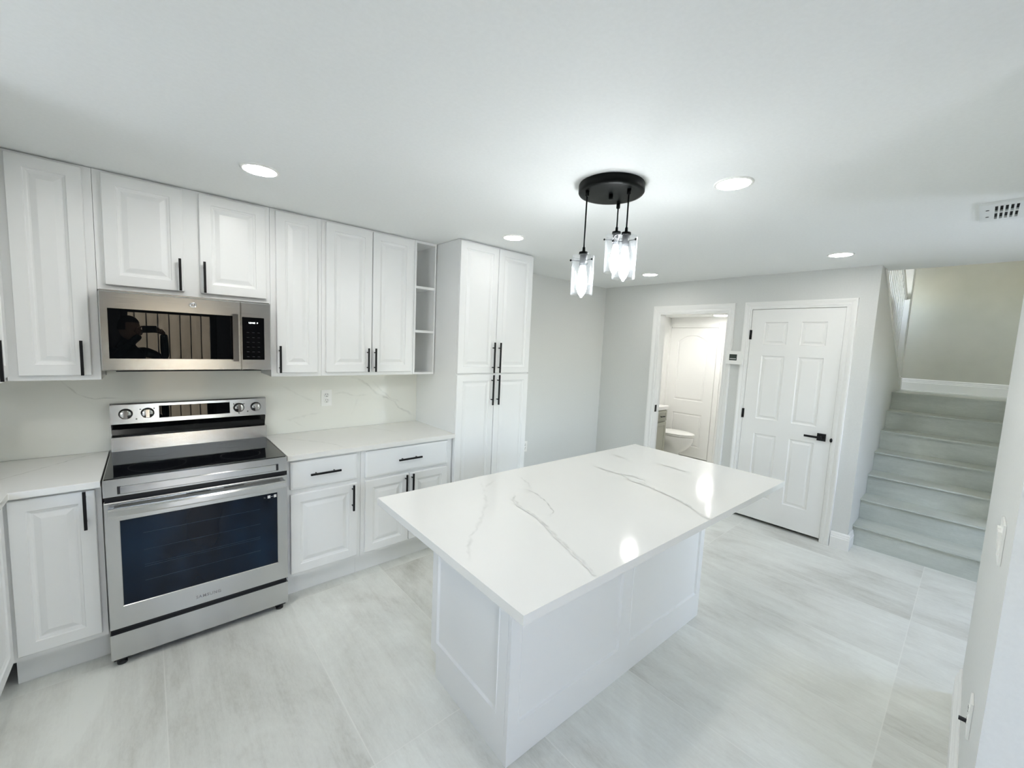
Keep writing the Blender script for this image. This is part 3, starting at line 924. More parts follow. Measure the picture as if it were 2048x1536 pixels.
# wall outlet helper (front faces -y, local origin at plate centre back)
def outlet(label, loc, rotz):
    t = thing('wall_outlet', label, 'outlet', loc, rotz)
    bm = B(); box(bm, -0.037, 0.037, -0.006, 0, -0.06, 0.06); bevel_all(bm, 0.002)
    part('plate', bm, PLASTIC, t)
    for z in (-0.021, 0.021):
        bm = B()
        lathe(bm, [(0.0165, -0.0085), (0.0165, -0.0058)], (0, 0, z), axis='y', n=20, sy=0.9)
        r = part('receptacle', bm, PLASTIC, t)
        bm = B()
        for sx in (-0.0065, 0.0065): box(bm, sx - 0.0012, sx + 0.0012, -0.0092, -0.0084, z + 0.001, z + 0.010)
        lathe(bm, [(0.0028, -0.0092), (0.0028, -0.0084)], (0, 0, z - 0.008), axis='y', n=10)
        part('slots', bm, BLACKP, r, label='dark slots')
    return t
outlet('white duplex outlet on the cream backsplash right of the range', (1.170, -0.0206, 1.156), 0)
outlet('white outlet low on the grey wall just past the pantry', (3.262, -0.0005, 0.502), 0)
t = outlet('white outlet low on the right partition wall near its baseboard', (2.13, -3.3195, 0.49), PI)
bm = B(); box(bm, -0.005, 0.005, -0.026, -0.009, -0.026, -0.017); part('plug', bm, BLACKP, t, label='small dark plug')
# light switch on right partition
t = thing('light_switch', 'white two-gang light switch high on the right partition wall', 'switch', (2.05, -3.3195, 1.105), PI)
bm = B(); box(bm, -0.058, 0.058, -0.006, 0, -0.06, 0.06); bevel_all(bm, 0.002); part('plate', bm, PLASTIC, t)
for x in (-0.024, 0.024):
    bm = B(); prism(bm, [(-0.0055, -0.034), (-0.0085, -0.034), (-0.013, 0.034), (-0.0055, 0.034)], 'x', x - 0.016, x + 0.016); part('rocker', bm, PLASTIC, t)

# ------------------------------------------------------------------ range
t = thing('range', 'freestanding stainless steel electric range with black glass oven door', 'range', (0.380, -0.35, 0))
ox, oy = 0.380, -0.35
def rb(bm, x0, x1, y0, y1, z0, z1, mi=0): return box(bm, x0 - ox, x1 - ox, y0 - oy, y1 - oy, z0, z1, mi)
RX0, RX1 = 0.004, 0.757
bm = B(); rb(bm, RX0 + 0.002, RX1 - 0.002, -0.625, -0.026, 0.035, 0.895)
part('body', bm, BLACKP, t)
bm = B(); rb(bm, RX0, RX1, -0.652, -0.06, 0.895, 0.916); bevel_all(bm, 0.004)
rb(bm, RX0, RX1, -0.656, -0.640, 0.893, 0.918)
part('cooktop_frame', bm, STEEL, t)
bm = B(); rb(bm, RX0 + 0.004, RX1 - 0.004, -0.640, -0.082, 0.912, 0.9205)
ck = part('cooktop', bm, COOKTOP, t, label='black glass cooktop')
bm = B()
for (cx_, cy_, rr) in ((0.20, -0.48, 0.115), (0.20, -0.21, 0.08), (0.56, -0.48, 0.095), (0.56, -0.21, 0.08), (0.38, -0.2, 0.06)):
    n = 48
    va = [bm.verts.new((cx_ - ox + (rr) * math.cos(2 * PI * i / n), cy_ - oy + (rr) * math.sin(2 * PI * i / n), 0.9208)) for i in range(n)]
    vb = [bm.verts.new((cx_ - ox + (rr - 0.0025) * math.cos(2 * PI * i / n), cy_ - oy + (rr - 0.0025) * math.sin(2 * PI * i / n), 0.9208)) for i in range(n)]
    for i in range(n): bm.faces.new((va[i], va[(i + 1) % n], vb[(i + 1) % n], vb[i]))
part('burner_marks', bm, mat('burner_ring_grey', (0.03, 0.03, 0.032), 0.2), ck)
# front control rail
bm = B(); rb(bm, RX0, RX1, -0.655, -0.610, 0.838, 0.893); bevel_all(bm, 0.003)
fr = part('front_rail', bm, STEEL, t)
bm = B()
prism(bm, [(-0.655 - oy, 0.846), (-0.661 - oy, 0.850), (-0.661 - oy, 0.880), (-0.655 - oy, 0.884)], 'x', 0.062 - ox, 0.700 - ox)
part('rail_inset', bm, STEELP, fr)
for xa in (0.052, 0.700):
    bm = B(); rb(bm, xa, xa + 0.012, -0.659, -0.654, 0.848, 0.884); part('rail_end_mark', bm, BLACKP, fr, label='dark bracketed end mark')
# oven door
bm = B()
y0 = -0.660 - oy
panel_face(bm, RX0 - ox, RX1 - ox, 0.193, 0.812, y0, -0.628 - oy, [(0.053 - ox, 0.708 - ox, 0.300, 0.722, [(0, 0), (0.003, 0.003)])], round_edge=0.003)
for f in bm.faces:
    c = f.calc_center_median()
    if abs(c.y - (y0 + 0.003)) < 1e-4 and f.calc_area() > 0.1: f.material_index = 1
od = part('oven_door', bm, [STEEL, OVENGLASS], t)
bm = B()
for z in (0.400, 0.470, 0.480, 0.555, 0.640):
    bm = B(); rb(bm, 0.135, 0.62, -0.6574, -0.6566, z, z + 0.0016)
    part('oven_rack_bar', bm, RACK, od, label='faint rack bar behind the oven glass')
bm = B()
# handle: wide flat bar bowed out on end brackets
N = 24
prev = None
for i in range(N + 1):
    u = i / N
    x = 0.020 + u * (0.741 - 0.020) - ox
    bow = 0.012 * (1 - (2 * u - 1) ** 2)
    yo = -0.700 - bow - oy
    ring = [bm.verts.new((x, yo, 0.757)), bm.verts.new((x, yo - 0.004, 0.763)), bm.verts.new((x, yo - 0.004, 0.786)), bm.verts.new((x, yo + 0.004, 0.793)), bm.verts.new((x, yo + 0.016, 0.793)), bm.verts.new((x, yo + 0.016, 0.757))]
    if prev:
        for k in range(6): bm.faces.new((prev[k], prev[(k + 1) % 6], ring[(k + 1) % 6], ring[k]))
    else: bm.faces.new(list(reversed(ring)))
    prev = ring
bm.faces.new(prev)
for xa in (0.020, 0.722): rb(bm, xa, xa + 0.019, -0.690, -0.659, 0.760, 0.790)
bmesh.ops.recalc_face_normals(bm, faces=bm.faces[:])
part('oven_handle', bm, STEELP, od)
bm = B()
bm.free()
for xa, xb in ((0.30, 0.40), (0.455, 0.545)):
    bm = B(); rb(bm, xa, xb, -0.6612, -0.6596, 0.797, 0.802)
    part('vent_slot', bm, DARK, od, label='thin dark vent slot')
bm = text_mesh('SAMSUNG', 0.021, 0.0004, 0.0004, 1.18)
bmesh.ops.translate(bm, verts=bm.verts, vec=(0.380 - ox, -0.6605 - oy, 0.236))
part('lettering', bm, ETCH, od, label='grey maker lettering')
for xa, wd in ((0.657, 0.014), (0.688, 0.013)):
    bm = B(); rb(bm, xa, xa + wd, -0.6577, -0.6565, 0.694, 0.710)
    part('sticker', bm, STICKER, od, label='small white sticker')
bm = B(); lathe(bm, [(0.0045, -0.0010), (0.0045, 0.0005), (0.003, 0.0005), (0.003, -0.0010)], (0.642 - ox, -0.657 - oy, 0.701), axis='y', n=14, cap=False)
part('printed_icon', bm, STICKER, od, label='tiny white printed ring')
bm = B(); rb(bm, 0.673, 0.686, -0.6575, -0.6568, 0.701, 0.7025)
part('printed_line', bm, STICKER, od, label='tiny white printed line')
# storage drawer and feet
bm = B(); rb(bm, RX0, RX1, -0.655, -0.60, 0.040, 0.166); bevel_all(bm, 0.003)
part('storage_drawer', bm, STEEL, t)
for xa in (0.012, 0.690):
    bm = B(); rb(bm, xa, xa + 0.055, -0.645, -0.590, 0.028, 0.042)
    lathe(bm, [(0.019, 0.0), (0.019, 0.012), (0.008, 0.014), (0.008, 0.03)], (xa + 0.0275 - ox, -0.622 - oy, 0), n=18)
    part('foot', bm, BLACKP, t, label='black levelling foot')
for xa in (0.03, 0.70):
    bm = B(); lathe(bm, [(0.019, 0.0), (0.019, 0.012), (0.008, 0.014), (0.008, 0.04)], (xa - ox, -0.10 - oy, 0), n=18)
    part('foot', bm, BLACKP, t, label='black levelling foot')
# backguard
bx0, bx1 = 0.010, 0.765
bm = B()
prism(bm, [(-0.0215 - oy, 0.90), (-0.085 - oy, 0.90), (-0.078 - oy, 0.998), (-0.030 - oy, 1.003), (-0.030 - oy, 1.066), (-0.072 - oy, 1.072), (-0.060 - oy, 1.180), (-0.052 - oy, 1.187), (-0.0215 - oy, 1.187)], 'x', bx0 - ox, bx1 - ox)
bg_ = part('backguard', bm, STEEL, t)
bm = B(); prism(bm, [(-0.0305 - oy, 1.0035), (-0.036 - oy, 1.004), (-0.062 - oy, 1.068), (-0.0305 - oy, 1.0655)], 'x', bx0 - ox + 0.002, bx1 - ox - 0.002)
part('black_recess', bm, BGLASS, bg_, label='glossy black recess band')
def slant(z): return -0.072 + (z - 1.072) * 0.012 / 0.108 - oy
bm = B()
prism(bm, [(slant(1.095) - 0.001, 1.095), (slant(1.166) - 0.001, 1.166), (slant(1.166) + 0.004, 1.166), (slant(1.095) + 0.004, 1.095)], 'x', 0.217 - ox, 0.563 - ox)
part('display', bm, BGLASS, bg_, label='black glass control display')
for kx in (0.074, 0.167, 0.612, 0.706):
    bm = B()
    c = (kx - ox, slant(1.128), 1.128)
    lathe(bm, [(0.030, 0.0), (0.030, -0.004)], c, axis='y', n=28)
    k1 = part('knob_base', bm, BLACKP, bg_, label='black knob ring')
    bm = B()
    lathe(bm, [(0.025, -0.004), (0.0245, -0.018), (0.021, -0.021)], c, axis='y', n=28)
    box(bm, c[0] - 0.008, c[0] + 0.008, c[1] - 0.034, c[1] - 0.018, c[2] - 0.023, c[2] + 0.023)
    part('knob', bm, STEELP, k1, label='round steel knob with grip')
for kx, kz in ((0.136, 1.150), (0.196, 1.152), (0.118, 1.096), (0.585, 1.152), (0.640, 1.152), (0.612, 1.092), (0.660, 1.100)):
    bm = B(); lathe(bm, [(0.0035, -0.0012), (0.0035, 0.003)], (kx - ox, slant(kz), kz), axis='y', n=10)
    part('burner_mark', bm, BLACKP, bg_, label='tiny black burner mark')

# ------------------------------------------------------------------ microwave
ox, oy = 0.371, -0.20
t = thing('microwave', 'stainless over-the-range microwave with black window', 'microwave', (ox, oy, 1.396))
MZ = 1.396
def mb(bm, x0, x1, y0, y1, z0, z1, mi=0): return box(bm, x0 - ox, x1 - ox, y0 - oy, y1 - oy, z0 - MZ, z1 - MZ, mi)
MX0, MX1, MF = 0.006, 0.736, -0.394
bm = B(); mb(bm, MX0 + 0.003, MX1 - 0.003, -0.366, -0.0215, 1.404, 1.796)
part('body', bm, STEEL, t)
bm = B(); mb(bm, MX0 + 0.05, MX1 - 0.05, -0.375, -0.06, 1.392, 1.404)
part('underside_grille', bm, BLACKP, t, label='black underside')
def mwfront(x0, x1, wx0, wx1, wz0, wz1):
    bm = B()
    panel_face(bm, x0 - ox, x1 - ox, 1.398 - MZ, 1.788 - MZ, MF - oy, -0.3665 - oy, [(wx0 - ox, wx1 - ox, wz0 - MZ, wz1 - MZ, [(0, 0), (0.002, 0.0)])], round_edge=0.004)
    best = max((f for f in bm.faces if abs(f.calc_center_median().y - (MF - oy)) < 1e-4 and wx0 < f.calc_center_median().x + ox < wx1 and wz0 < f.calc_center_median().z + MZ < wz1), key=lambda f: f.calc_area())
    best.material_index = 1
    return bm
dr = part('door', mwfront(MX0, 0.584, 0.034, 0.570, 1.457, 1.708), [STEEL, BGLASS], t)
cp = part('control_panel', mwfront(0.5865, MX1, 0.588, 0.703, 1.456, 1.706), [STEEL, BGLASS], t)
bm = B()
mb(bm, 0.540, 0.567, -0.432, -0.422, 1.450, 1.716); bevel_all(bm, 0.004)
for z in (1.456, 1.700): mb(bm, 0.545, 0.562, -0.424, -0.393, z - 0.006, z + 0.012)
part('handle', bm, STEELP, dr)
bm = B()
lathe(bm, [(0.0165, 0.002), (0.0165, -0.002), (0.0145, -0.003), (0.0135, -0.0022)], (0.368 - ox, MF - oy, 1.749 - MZ), axis='y', n=32, sy=0.92)
lg = part('logo', bm, STEELP, dr, label='round silver maker badge')
bm = text_mesh('GE', 0.013, 0.0003, 0.0, 0.9)
bmesh.ops.translate(bm, verts=bm.verts, vec=(0.368 - ox, MF - oy - 0.0027, 1.749 - MZ))
part('lettering', bm, mat('badge_lettering', (0.45, 0.45, 0.42), 0.4, 0.6), lg)
bm = text_mesh('LEASE  P', 0.0115, 0.0002, 0.0002, 1.1)
bmesh.ops.translate(bm, verts=bm.verts, vec=(0.646 - ox, MF - oy - 0.0006, 1.672 - MZ))
part('display_text', bm, DISPLAY, cp, label='white LEASE P display text')
KEYM = mat('keypad_grey', (0.03, 0.03, 0.032), 0.3)
for r in range(6):
    for c in range(3):
        bm = B(); mb(bm, 0.612 + c * 0.027, 0.624 + c * 0.027, MF - 0.0006, MF + 0.0002, 1.475 + r * 0.028, 1.477 + r * 0.028)
        part('keypad_mark', bm, KEYM, cp, label='faint keypad mark')

# ------------------------------------------------------------------ island
IA = math.atan(-0.0305)
IO = (0.8899, -2.5016, 0)
t = thing('kitchen_island', 'white panelled kitchen island base under the large quartz slab', 'island', IO, IA)
U0, U1, V0, V1 = 0.254, 1.780, 0.330, 0.922
bm = B()
box(bm, U0 + 0.019, U1 - 0.019, V0 + 0.019, V1, 0.115, CT - 0.0005); box(bm, U0 + 0.019, U1 - 0.019, V0 + 0.019, V1 - 0.05, 0.0, 0.115)
part('body', bm, CAB, t)
bm = B()
panel_face(bm, U0, U1, 0.0, CT - 0.0005, V0, V0 + 0.0185, [(U0 + 0.052, 0.958, 0.150, 0.845, SHAKER), (1.035, U1 - 0.045, 0.150, 0.845, SHAKER)], round_edge=0.001)
part('front_panel', bm, CAB, t)
def end_panel(u, s, name):
    bm = B()
    # local x runs from back (V1) to front when facing -u
    w = V1 - V0 - 0.0192
    panel_face(bm, 0, w - 0.001, 0.118, CT - 0.0005, 0, 0.0185, [(0.045, w - 0.052, 0.175, 0.845, SHAKER)], round_edge=0.001)
    if s < 0:
        bmesh.ops.rotate(bm, verts=bm.verts, cent=(0, 0, 0), matrix=Matrix.Rotation(-PI / 2, 3, 'Z'))
        bmesh.ops.translate(bm, verts=bm.verts, vec=(u, V1, 0))
    else:
        bmesh.ops.rotate(bm, verts=bm.verts, cent=(0, 0, 0), matrix=Matrix.Rotation(PI / 2, 3, 'Z'))
        bmesh.ops.translate(bm, verts=bm.verts, vec=(u, V0 + 0.0192, 0))
    return part(name, bm, CAB, t)
end_panel(U0, -1, 'end_panel'); end_panel(U1, 1, 'end_panel')
bm = B(); box(bm, U0 + 0.003, U0 + 0.0185, V0 + 0.019, V1 - 0.045, 0, 0.1165); part('toe_board', bm, CAB, t)
bm = B(); box(bm, U1 - 0.0185, U1 - 0.003, V0 + 0.019, V1 - 0.045, 0, 0.1165); part('toe_board', bm, CAB, t)

bm = B(); box(bm, 0, 1.9706, 0, 0.980, CT, 0.915); bevel_all(bm, 0.0018)
isl = solo('island_countertop', bm, QUARTZ, 'large white quartz slab with grey veins topping the island', 'countertop', IO, IA)
ca, sa = math.cos(IA), math.sin(IA)
def il(l):
    out = []
    for x, y in l:
        dx, dy = x - IO[0], y - IO[1]
        u, v = dx * ca + dy * sa, -dx * sa + dy * ca
        out.append((min(max(u, 0.003), 1.967), min(max(v, 0.003), 0.977), 0.915))
    return out
add_veins(isl, [
    (il([(1.512, -1.615), (1.386, -1.693), (1.263, -1.858), (1.178, -1.946), (1.109, -2.01), (1.038, -2.059), (0.988, -2.114), (0.928, -2.204)]), 0.007, 0.26),
    (il([(1.44, -1.582), (1.336, -1.765)]), 0.006, 0.15),
    (il([(1.51, -1.791), (1.539, -1.825), (1.544, -1.855), (1.53, -1.925), (1.504, -1.993), (1.467, -2.058), (1.46, -2.085), (1.422, -2.101), (1.398, -2.114)]), 0.0032, 0.95),
    (il([(1.39, -2.094), (1.408, -2.1), (1.41, -2.122)]), 0.004, 0.9),
    (il([(1.56, -1.839), (1.613, -1.76), (1.651, -1.642)]), 0.005, 0.25),
    (il([(1.462, -1.826), (1.403, -1.886), (1.367, -1.976), (1.359, -2.056), (1.336, -2.137), (1.304, -2.22), (1.282, -2.27), (1.266, -2.319), (1.245, -2.375), (1.233, -2.42), (1.21, -2.466), (1.196, -2.500)]), 0.0055, 0.55),
    (il([(2.153, -1.755), (2.148, -1.866), (2.16, -1.947), (2.124, -2.009), (2.097, -2.072), (2.11, -2.142), (2.076, -2.235), (2.064, -2.295), (2.041, -2.356), (2.01, -2.418), (1.965, -2.476), (1.947, -2.535)]), 0.0050, 0.6),
    (il([(2.155, -1.961), (2.191, -2.002), (2.169, -2.088), (2.114, -2.145)]), 0.005, 0.35),
    (il([(2.49, -1.662), (2.469, -1.766)]), 0.006, 0.2),
    (il([(2.546, -1.989), (2.537, -2.141)]), 0.006, 0.18)], 0.0002, (0, 0, 1))

# ------------------------------------------------------------------ pendant light
PC = (1.815, -2.008, H)
t = thing('pendant_light', 'black three-light pendant with clear glass cylinder shades above the island', 'pendant lamp', PC)
bm = B(); lathe(bm, [(0.148, 0.0), (0.150, -0.004), (0.150, -0.034), (0.146, -0.040), (0.132, -0.041)], n=64)
part('canopy', bm, PENDBLK, t)
bm = B(); lathe(bm, [(0.010, -0.041), (0.010, -0.062), (0.007, -0.065)], n=16)
part('canopy_screw', bm, PENDBLK, t)
for (px, py, zt_, zs0, zs1) in ((1.711, -1.952, 2.062, 2.040, 1.862), (1.943, -1.962, 2.198, 2.178, 1.998), (1.814, -2.106, 2.146, 2.124, 1.938)):
    x, y = px - PC[0], py - PC[1]
    z0, z1 = zs0 - H, zs1 - H
    bm = B(); tube(bm, [(x, y, -0.04), (x, y, z0 + 0.035)], 0.0035, 8); lathe(bm, [(0.009, -0.040), (0.009, -0.062), (0.005, -0.066)], (x, y, 0), n=14)
    part('cord', bm, PENDBLK, t)
    bm = B()
    lathe(bm, [(0.006, z0 + 0.040), (0.007, z0 + 0.022), (0.021, z0 + 0.018), (0.022, z0 + 0.008), (0.012, z0 + 0.004)], (x, y, 0), n=24)
    cpn = part('cap', bm, PENDBLK, t)
    for a in (0.35, 0.35 + 2 * PI / 3, 0.35 + 4 * PI / 3):
        d = Vector((math.cos(a), math.sin(a), 0))
        p0 = Vector((x, y, z0 - 0.022))
        bm = B(); tube(bm, [p0 + d * 0.014, p0 + d * 0.0535, p0 + d * 0.0537, p0 + d * 0.063], 0.0015, 8); lathe(bm, [(0.0036, -0.004), (0.0036, 0.004)], tuple(p0 + d * 0.058), n=10)
        part('retaining_screw', bm, PENDBLK, cpn)
    bm = B(); lathe(bm, [(0.0165, z0 + 0.004), (0.0165, z0 - 0.045)], (x, y, 0), n=24)
    part('socket', bm, SOCKET, cpn, label='grey metal bulb socket')
    bm = B()
    ro, ri, n = 0.0515, 0.0490, 40
    rings = []
    for (r, z) in ((ro, z0), (ro, z1), (ri, z1), (ri, z0)):
        rings.append([bm.verts.new((x + r * math.cos(2 * PI * i / n), y + r * math.sin(2 * PI * i / n), z)) for i in range(n)])
    for k in range(4):
        A, C = rings[k], rings[(k + 1) % 4]
        for i in range(n):
            f = bm.faces.new((A[i], A[(i + 1) % n], C[(i + 1) % n], C[i])); f.smooth = True
    bmesh.ops.recalc_face_normals(bm, faces=bm.faces[:])
    part('glass_shade', bm, SHADE, t, label='clear glass cylinder shade')
    bm = B()
    zb = z1 - 0.012
    hb = (z0 - 0.045) - zb
    lathe(bm, [(0.012, zb + hb), (0.013, zb + hb * 0.94), (0.020, zb + hb * 0.72), (0.024, zb + hb * 0.45), (0.022, zb + hb * 0.24), (0.013, zb + hb * 0.10), (0.006, zb + hb * 0.05), (0.005, zb + 0.002), (0.002, zb)], (x, y, 0), n=24)
    part('bulb', bm, BULBM, t, label='glowing white bulb')

# ------------------------------------------------------------------ recessed lights
def downlight(label, x, y, z=H, r=0.068, group='recessed ceiling downlights', M=None):
    t = thing('recessed_downlight', label, 'ceiling light', (x, y, z), 0, group)
    bm = B(); lathe(bm, [(r + 0.012, 0.0), (r + 0.012, -0.003), (r + 0.002, -0.006), (r, -0.004)], n=40, cap=False)
    part('trim_ring', bm, PLASTIC, t)
    bm = B(); lathe(bm, [(r, -0.0035), (r * 0.98, -0.005)], n=40)
    part('diffuser', bm, M or LEDM, t, label='glowing diffuser')
downlight('recessed downlight in the ceiling in front of the microwave cabinets', 0.595, -0.915, M=LEDMID)
downlight('recessed downlight in the ceiling in front of the pantry', 2.155, -0.940, M=LEDDIM)
downlight('recessed downlight in the far ceiling near the bathroom doorway', 3.98, -0.95)
downlight('recessed downlight in the ceiling right of the black pendant', 2.150, -2.418)
downlight('recessed downlight in the far ceiling near the closet door', 3.98, -2.475)
downlight('recessed downlight in the ceiling above the photographer', 0.60, -2.42)
downlight('unseen recessed downlight added over the hall to light the stairs', 4.30, -3.90, M=LEDHI)  # added out of frame to brighten the steps
downlight('unseen recessed downlight added over the left worktop run to light the corner', -0.21, -1.55, M=LEDHI)  # added out of frame to lift the dark left corner
for i, (x, y) in enumerate(((5.45, -0.20), (6.02, -0.86), (5.30, -1.30))):  # third one is added out of sight to fill the bathroom with light
    tt = thing('flush_ceiling_light', ('glaring flush light at left of bathroom ceiling', 'glaring flush light at right of bathroom ceiling', 'unseen flush light added to the bathroom ceiling behind the doorway head')[i], 'ceiling light', (x, y, 2.14))
    bm = B(); lathe(bm, [(0.115, 0.0), (0.115, -0.010), (0.108, -0.014)], n=40); part('rim', bm, PLASTIC, tt)
    bm = B(); lathe(bm, [(0.105, -0.0145), (0.100, -0.020), (0.05, -0.024)], n=40); part('diffuser', bm, BATHLED, tt, label='glowing diffuser')

tt = thing('flush_ceiling_light', 'unseen flush ceiling light added high above the stair landing', 'ceiling light', (6.0, -2.5, 4.2))  # added out of view to brighten the landing wall
bm = B(); lathe(bm, [(0.16, 0.0), (0.16, -0.03), (0.15, -0.035)], n=40); part('rim', bm, PLASTIC, tt)
bm = B(); lathe(bm, [(0.145, -0.036), (0.13, -0.06), (0.06, -0.07)], n=40); part('diffuser', bm, STAIRLED, tt)
# ceiling vent
t = thing('ceiling_vent', 'white slotted ceiling air register at the upper right', 'vent', (3.30, -3.40, H))
bm = B()
X0v, X1v, Y0v, Y1v = -0.17, 0.17, -0.36, 0.255
zb = -0.012
xs = [X0v, -0.125, -0.008, 0.008, 0.125, X1v]
# perforated plate built from strips
ys_slots = [(0.205 - i * 0.0165, 0.205 - i * 0.0165 - 0.0095) for i in range(5)]
ycur = Y1v
for a, b_ in ys_slots:
    box(bm, X0v, X1v, a, ycur, zb, 0); ycur = b_
    for xa, xb in ((X0v, -0.125), (-0.008, 0.008), (0.125, X1v)): box(bm, xa, xb, b_, a, zb, 0)
box(bm, X0v, X1v, ycur - 0.028, ycur, zb, 0); ycur -= 0.028
for xa, xb in ((X0v, -0.125), (-0.008, 0.008), (0.125, X1v)): box(bm, xa, xb, Y0v + 0.04, ycur, zb, 0)
box(bm, X0v, X1v, Y0v, Y0v + 0.04, zb, 0)
part('face_plate', bm, VENTWHITE, t)
bm = B(); box(bm, -0.13, 0.13, Y0v + 0.03, 0.21, -0.0015, -0.0005); part('duct_opening', bm, DARK, t, label='dark duct behind the slots')
for k in range(6):
    x = -0.112 + (k % 3) * 0.038 + (0.13 if k > 2 else 0)
    bm = B(); prism(bm, [(x - 0.010, -0.003), (x - 0.008, -0.003), (x + 0.012, -0.011), (x + 0.010, -0.011)], 'y', Y0v + 0.04, ycur)
    part('louver', bm, SOCKET, t)
for x in (-0.066, 0.066):
    bm = B(); lathe(bm, [(0.006, -0.0135), (0.006, -0.011)], (x, 0.228, 0), n=12); part('screw', bm, BLACKP, t, label='dark screw')

# thermostat
t = thing('thermostat', 'small white thermostat with grey screen between the two doorways', 'thermostat', (XF, -1.616, 1.578), -PI / 2)
bm = B(); box(bm, -0.040, 0.040, -0.020, 0, -0.045, 0.05); part('mounting_plate', bm, PLASTIC, t)
bm = B(); box(bm, -0.076, 0.076, -0.044, -0.0205, -0.062, 0.068); bevel_all(bm, 0.004); part('body', bm, PLASTIC, t)
bm = B(); box(bm, -0.046, 0.024, -0.0446, -0.0435, -0.024, 0.036); part('screen', bm, LCD, t, label='grey digital screen')
bm = B(); box(bm, -0.040, 0.018, -0.0450, -0.0444, -0.010, -0.005); part('screen_segments', bm, PLASTIC, t, label='pale screen line')

# ------------------------------------------------------------------ bathroom
t = thing('bathroom_vanity', 'taupe vanity cabinet with white top inside the bathroom', 'vanity', (5.2, -0.16, 0))
bm = B(); box(bm, -0.42, 0.44, -0.215, 0.228, 0.08, 0.80); box(bm, -0.42, 0.44, -0.15, 0.228, 0, 0.08); part('body', bm, VANITY, t)
bm = B(); box(bm, -0.43, 0.46, -0.235, 0.229, 0.80, 0.845); bevel_all(bm, 0.004); part('top', bm, PORCELAIN, t, label='white vanity top')
for x0, x1 in ((-0.41, -0.14), (-0.13, 0.14), (0.15, 0.43)):
    bm = B(); panel_face(bm, x0, x1, 0.64, 0.785, -0.234, -0.2155, [(x0 + 0.035, x1 - 0.035, 0.67, 0.755, [(0, 0), (0.003, 0.005)])]); d = part('drawer', bm, VANITY, t)
    bm = B(); box(bm, (x0 + x1) / 2 - 0.05, (x0 + x1) / 2 + 0.05, -0.262, -0.252, 0.705, 0.717)
    for s in (-0.035, 0.035): box(bm, (x0 + x1) / 2 + s - 0.004, (x0 + x1) / 2 + s + 0.004, -0.253, -0.233, 0.707, 0.715)
    part('handle', bm, BLACK, d, label='black handle')
    bm = B(); panel_face(bm, x0, x1, 0.10, 0.625, -0.234, -0.2155, [(x0 + 0.045, x1 - 0.045, 0.145, 0.58, [(0, 0), (0.003, 0.005)])]); part('door', bm, VANITY, t)

def ellipse_loft(bm, secs, n=36):
    """secs: (cx, cy, rx, ry_front, ry_back, z)"""
    rings = []
    for cx_, cy_, rx, rf, rbk, z in secs:
        ring = []
        for i in range(n):
            a = 2 * PI * i / n
            s = math.sin(a)
            ring.append(bm.verts.new((cx_ + rx * math.cos(a), cy_ + (rbk if s > 0 else rf) * s, z)))
        rings.append(ring)
    for A, C in zip(rings, rings[1:]):
        for i in range(n): bm.faces.new((A[i], A[(i + 1) % n], C[(i + 1) % n], C[i]))
    bm.faces.new(list(reversed(rings[0]))); bm.faces.new(rings[-1])
    for f in bm.faces: f.smooth = True
    bmesh.ops.recalc_face_normals(bm, faces=bm.faces[:])
t = thing('toilet', 'white toilet with closed lid inside the bathroom', 'toilet', (5.98, -0.30, 0))
bm = B()
ellipse_loft(bm, [(0, 0.06, 0.105, 0.19, 0.22, 0), (0, 0.06, 0.10, 0.18, 0.22, 0.06), (0, 0.05, 0.105, 0.20, 0.22, 0.14), (0, 0.0, 0.145, 0.245, 0.24, 0.20), (0, -0.03, 0.178, 0.282, 0.25, 0.28), (0, -0.04, 0.187, 0.296, 0.26, 0.34), (0, -0.04, 0.185, 0.295, 0.26, 0.385), (0, -0.04, 0.183, 0.293, 0.26, 0.398)])
part('bowl', bm, PORCELAIN, t)
bm = B(); ellipse_loft(bm, [(0, -0.04, 0.183, 0.298, 0.20, 0.402), (0, -0.04, 0.188, 0.303, 0.20, 0.408), (0, -0.04, 0.186, 0.300, 0.20, 0.418)])
part('seat', bm, PLASTIC, t)
bm = B(); ellipse_loft(bm, [(0, -0.04, 0.183, 0.298, 0.20, 0.4225), (0, -0.04, 0.187, 0.302, 0.20, 0.428), (0, -0.04, 0.180, 0.294, 0.195, 0.440), (0, -0.04, 0.12, 0.22, 0.15, 0.444)])
part('lid', bm, PLASTIC, t)
bm = B(); box(bm, -0.20, 0.20, 0.19, 0.362, 0.395, 0.74); bevel_all(bm, 0.02, 3); part('tank', bm, PORCELAIN, t)
bm = B(); box(bm, -0.21, 0.21, 0.175, 0.366, 0.7405, 0.775); bevel_all(bm, 0.01, 3); part('tank_lid', bm, PORCELAIN, t)

# ------------------------------------------------------------------ photographer (seen only as a reflection)
fwd = Vector((0.66, 0.745, 0)).normalized()
rgt = Vector((0.745, -0.66, 0)).normalized()
PB = Vector((0.010, -3.53, 0))
def P3(f, r, z): return PB + fwd * f + rgt * r + Vector((0, 0, z))
def skinned(name, chain, edges, M, parent=None, sub=2):
    me = bpy.data.meshes.new(name)
    me.from_pydata([tuple(c[0]) for c in chain], edges, [])
    o = bpy.data.objects.new(name, me)
    COL.objects.link(o)
    sk = o.modifiers.new('skin', 'SKIN'); sk.use_smooth_shade = True
    for i, c in enumerate(chain):
        r_ = c[1] if isinstance(c[1], tuple) else (c[1], c[1])
        me.skin_vertices[0].data[i].radius = r_
    me.skin_vertices[0].data[0].use_root = True
    ss = o.modifiers.new('smooth', 'SUBSURF'); ss.levels = sub; ss.render_levels = sub
    me.materials.append(M)
    if parent: o.parent = parent
    return o
per = thing('person', 'dark-haired person in dark shirt raising a phone, mirrored in the microwave window', 'person', (0, 0, 0))
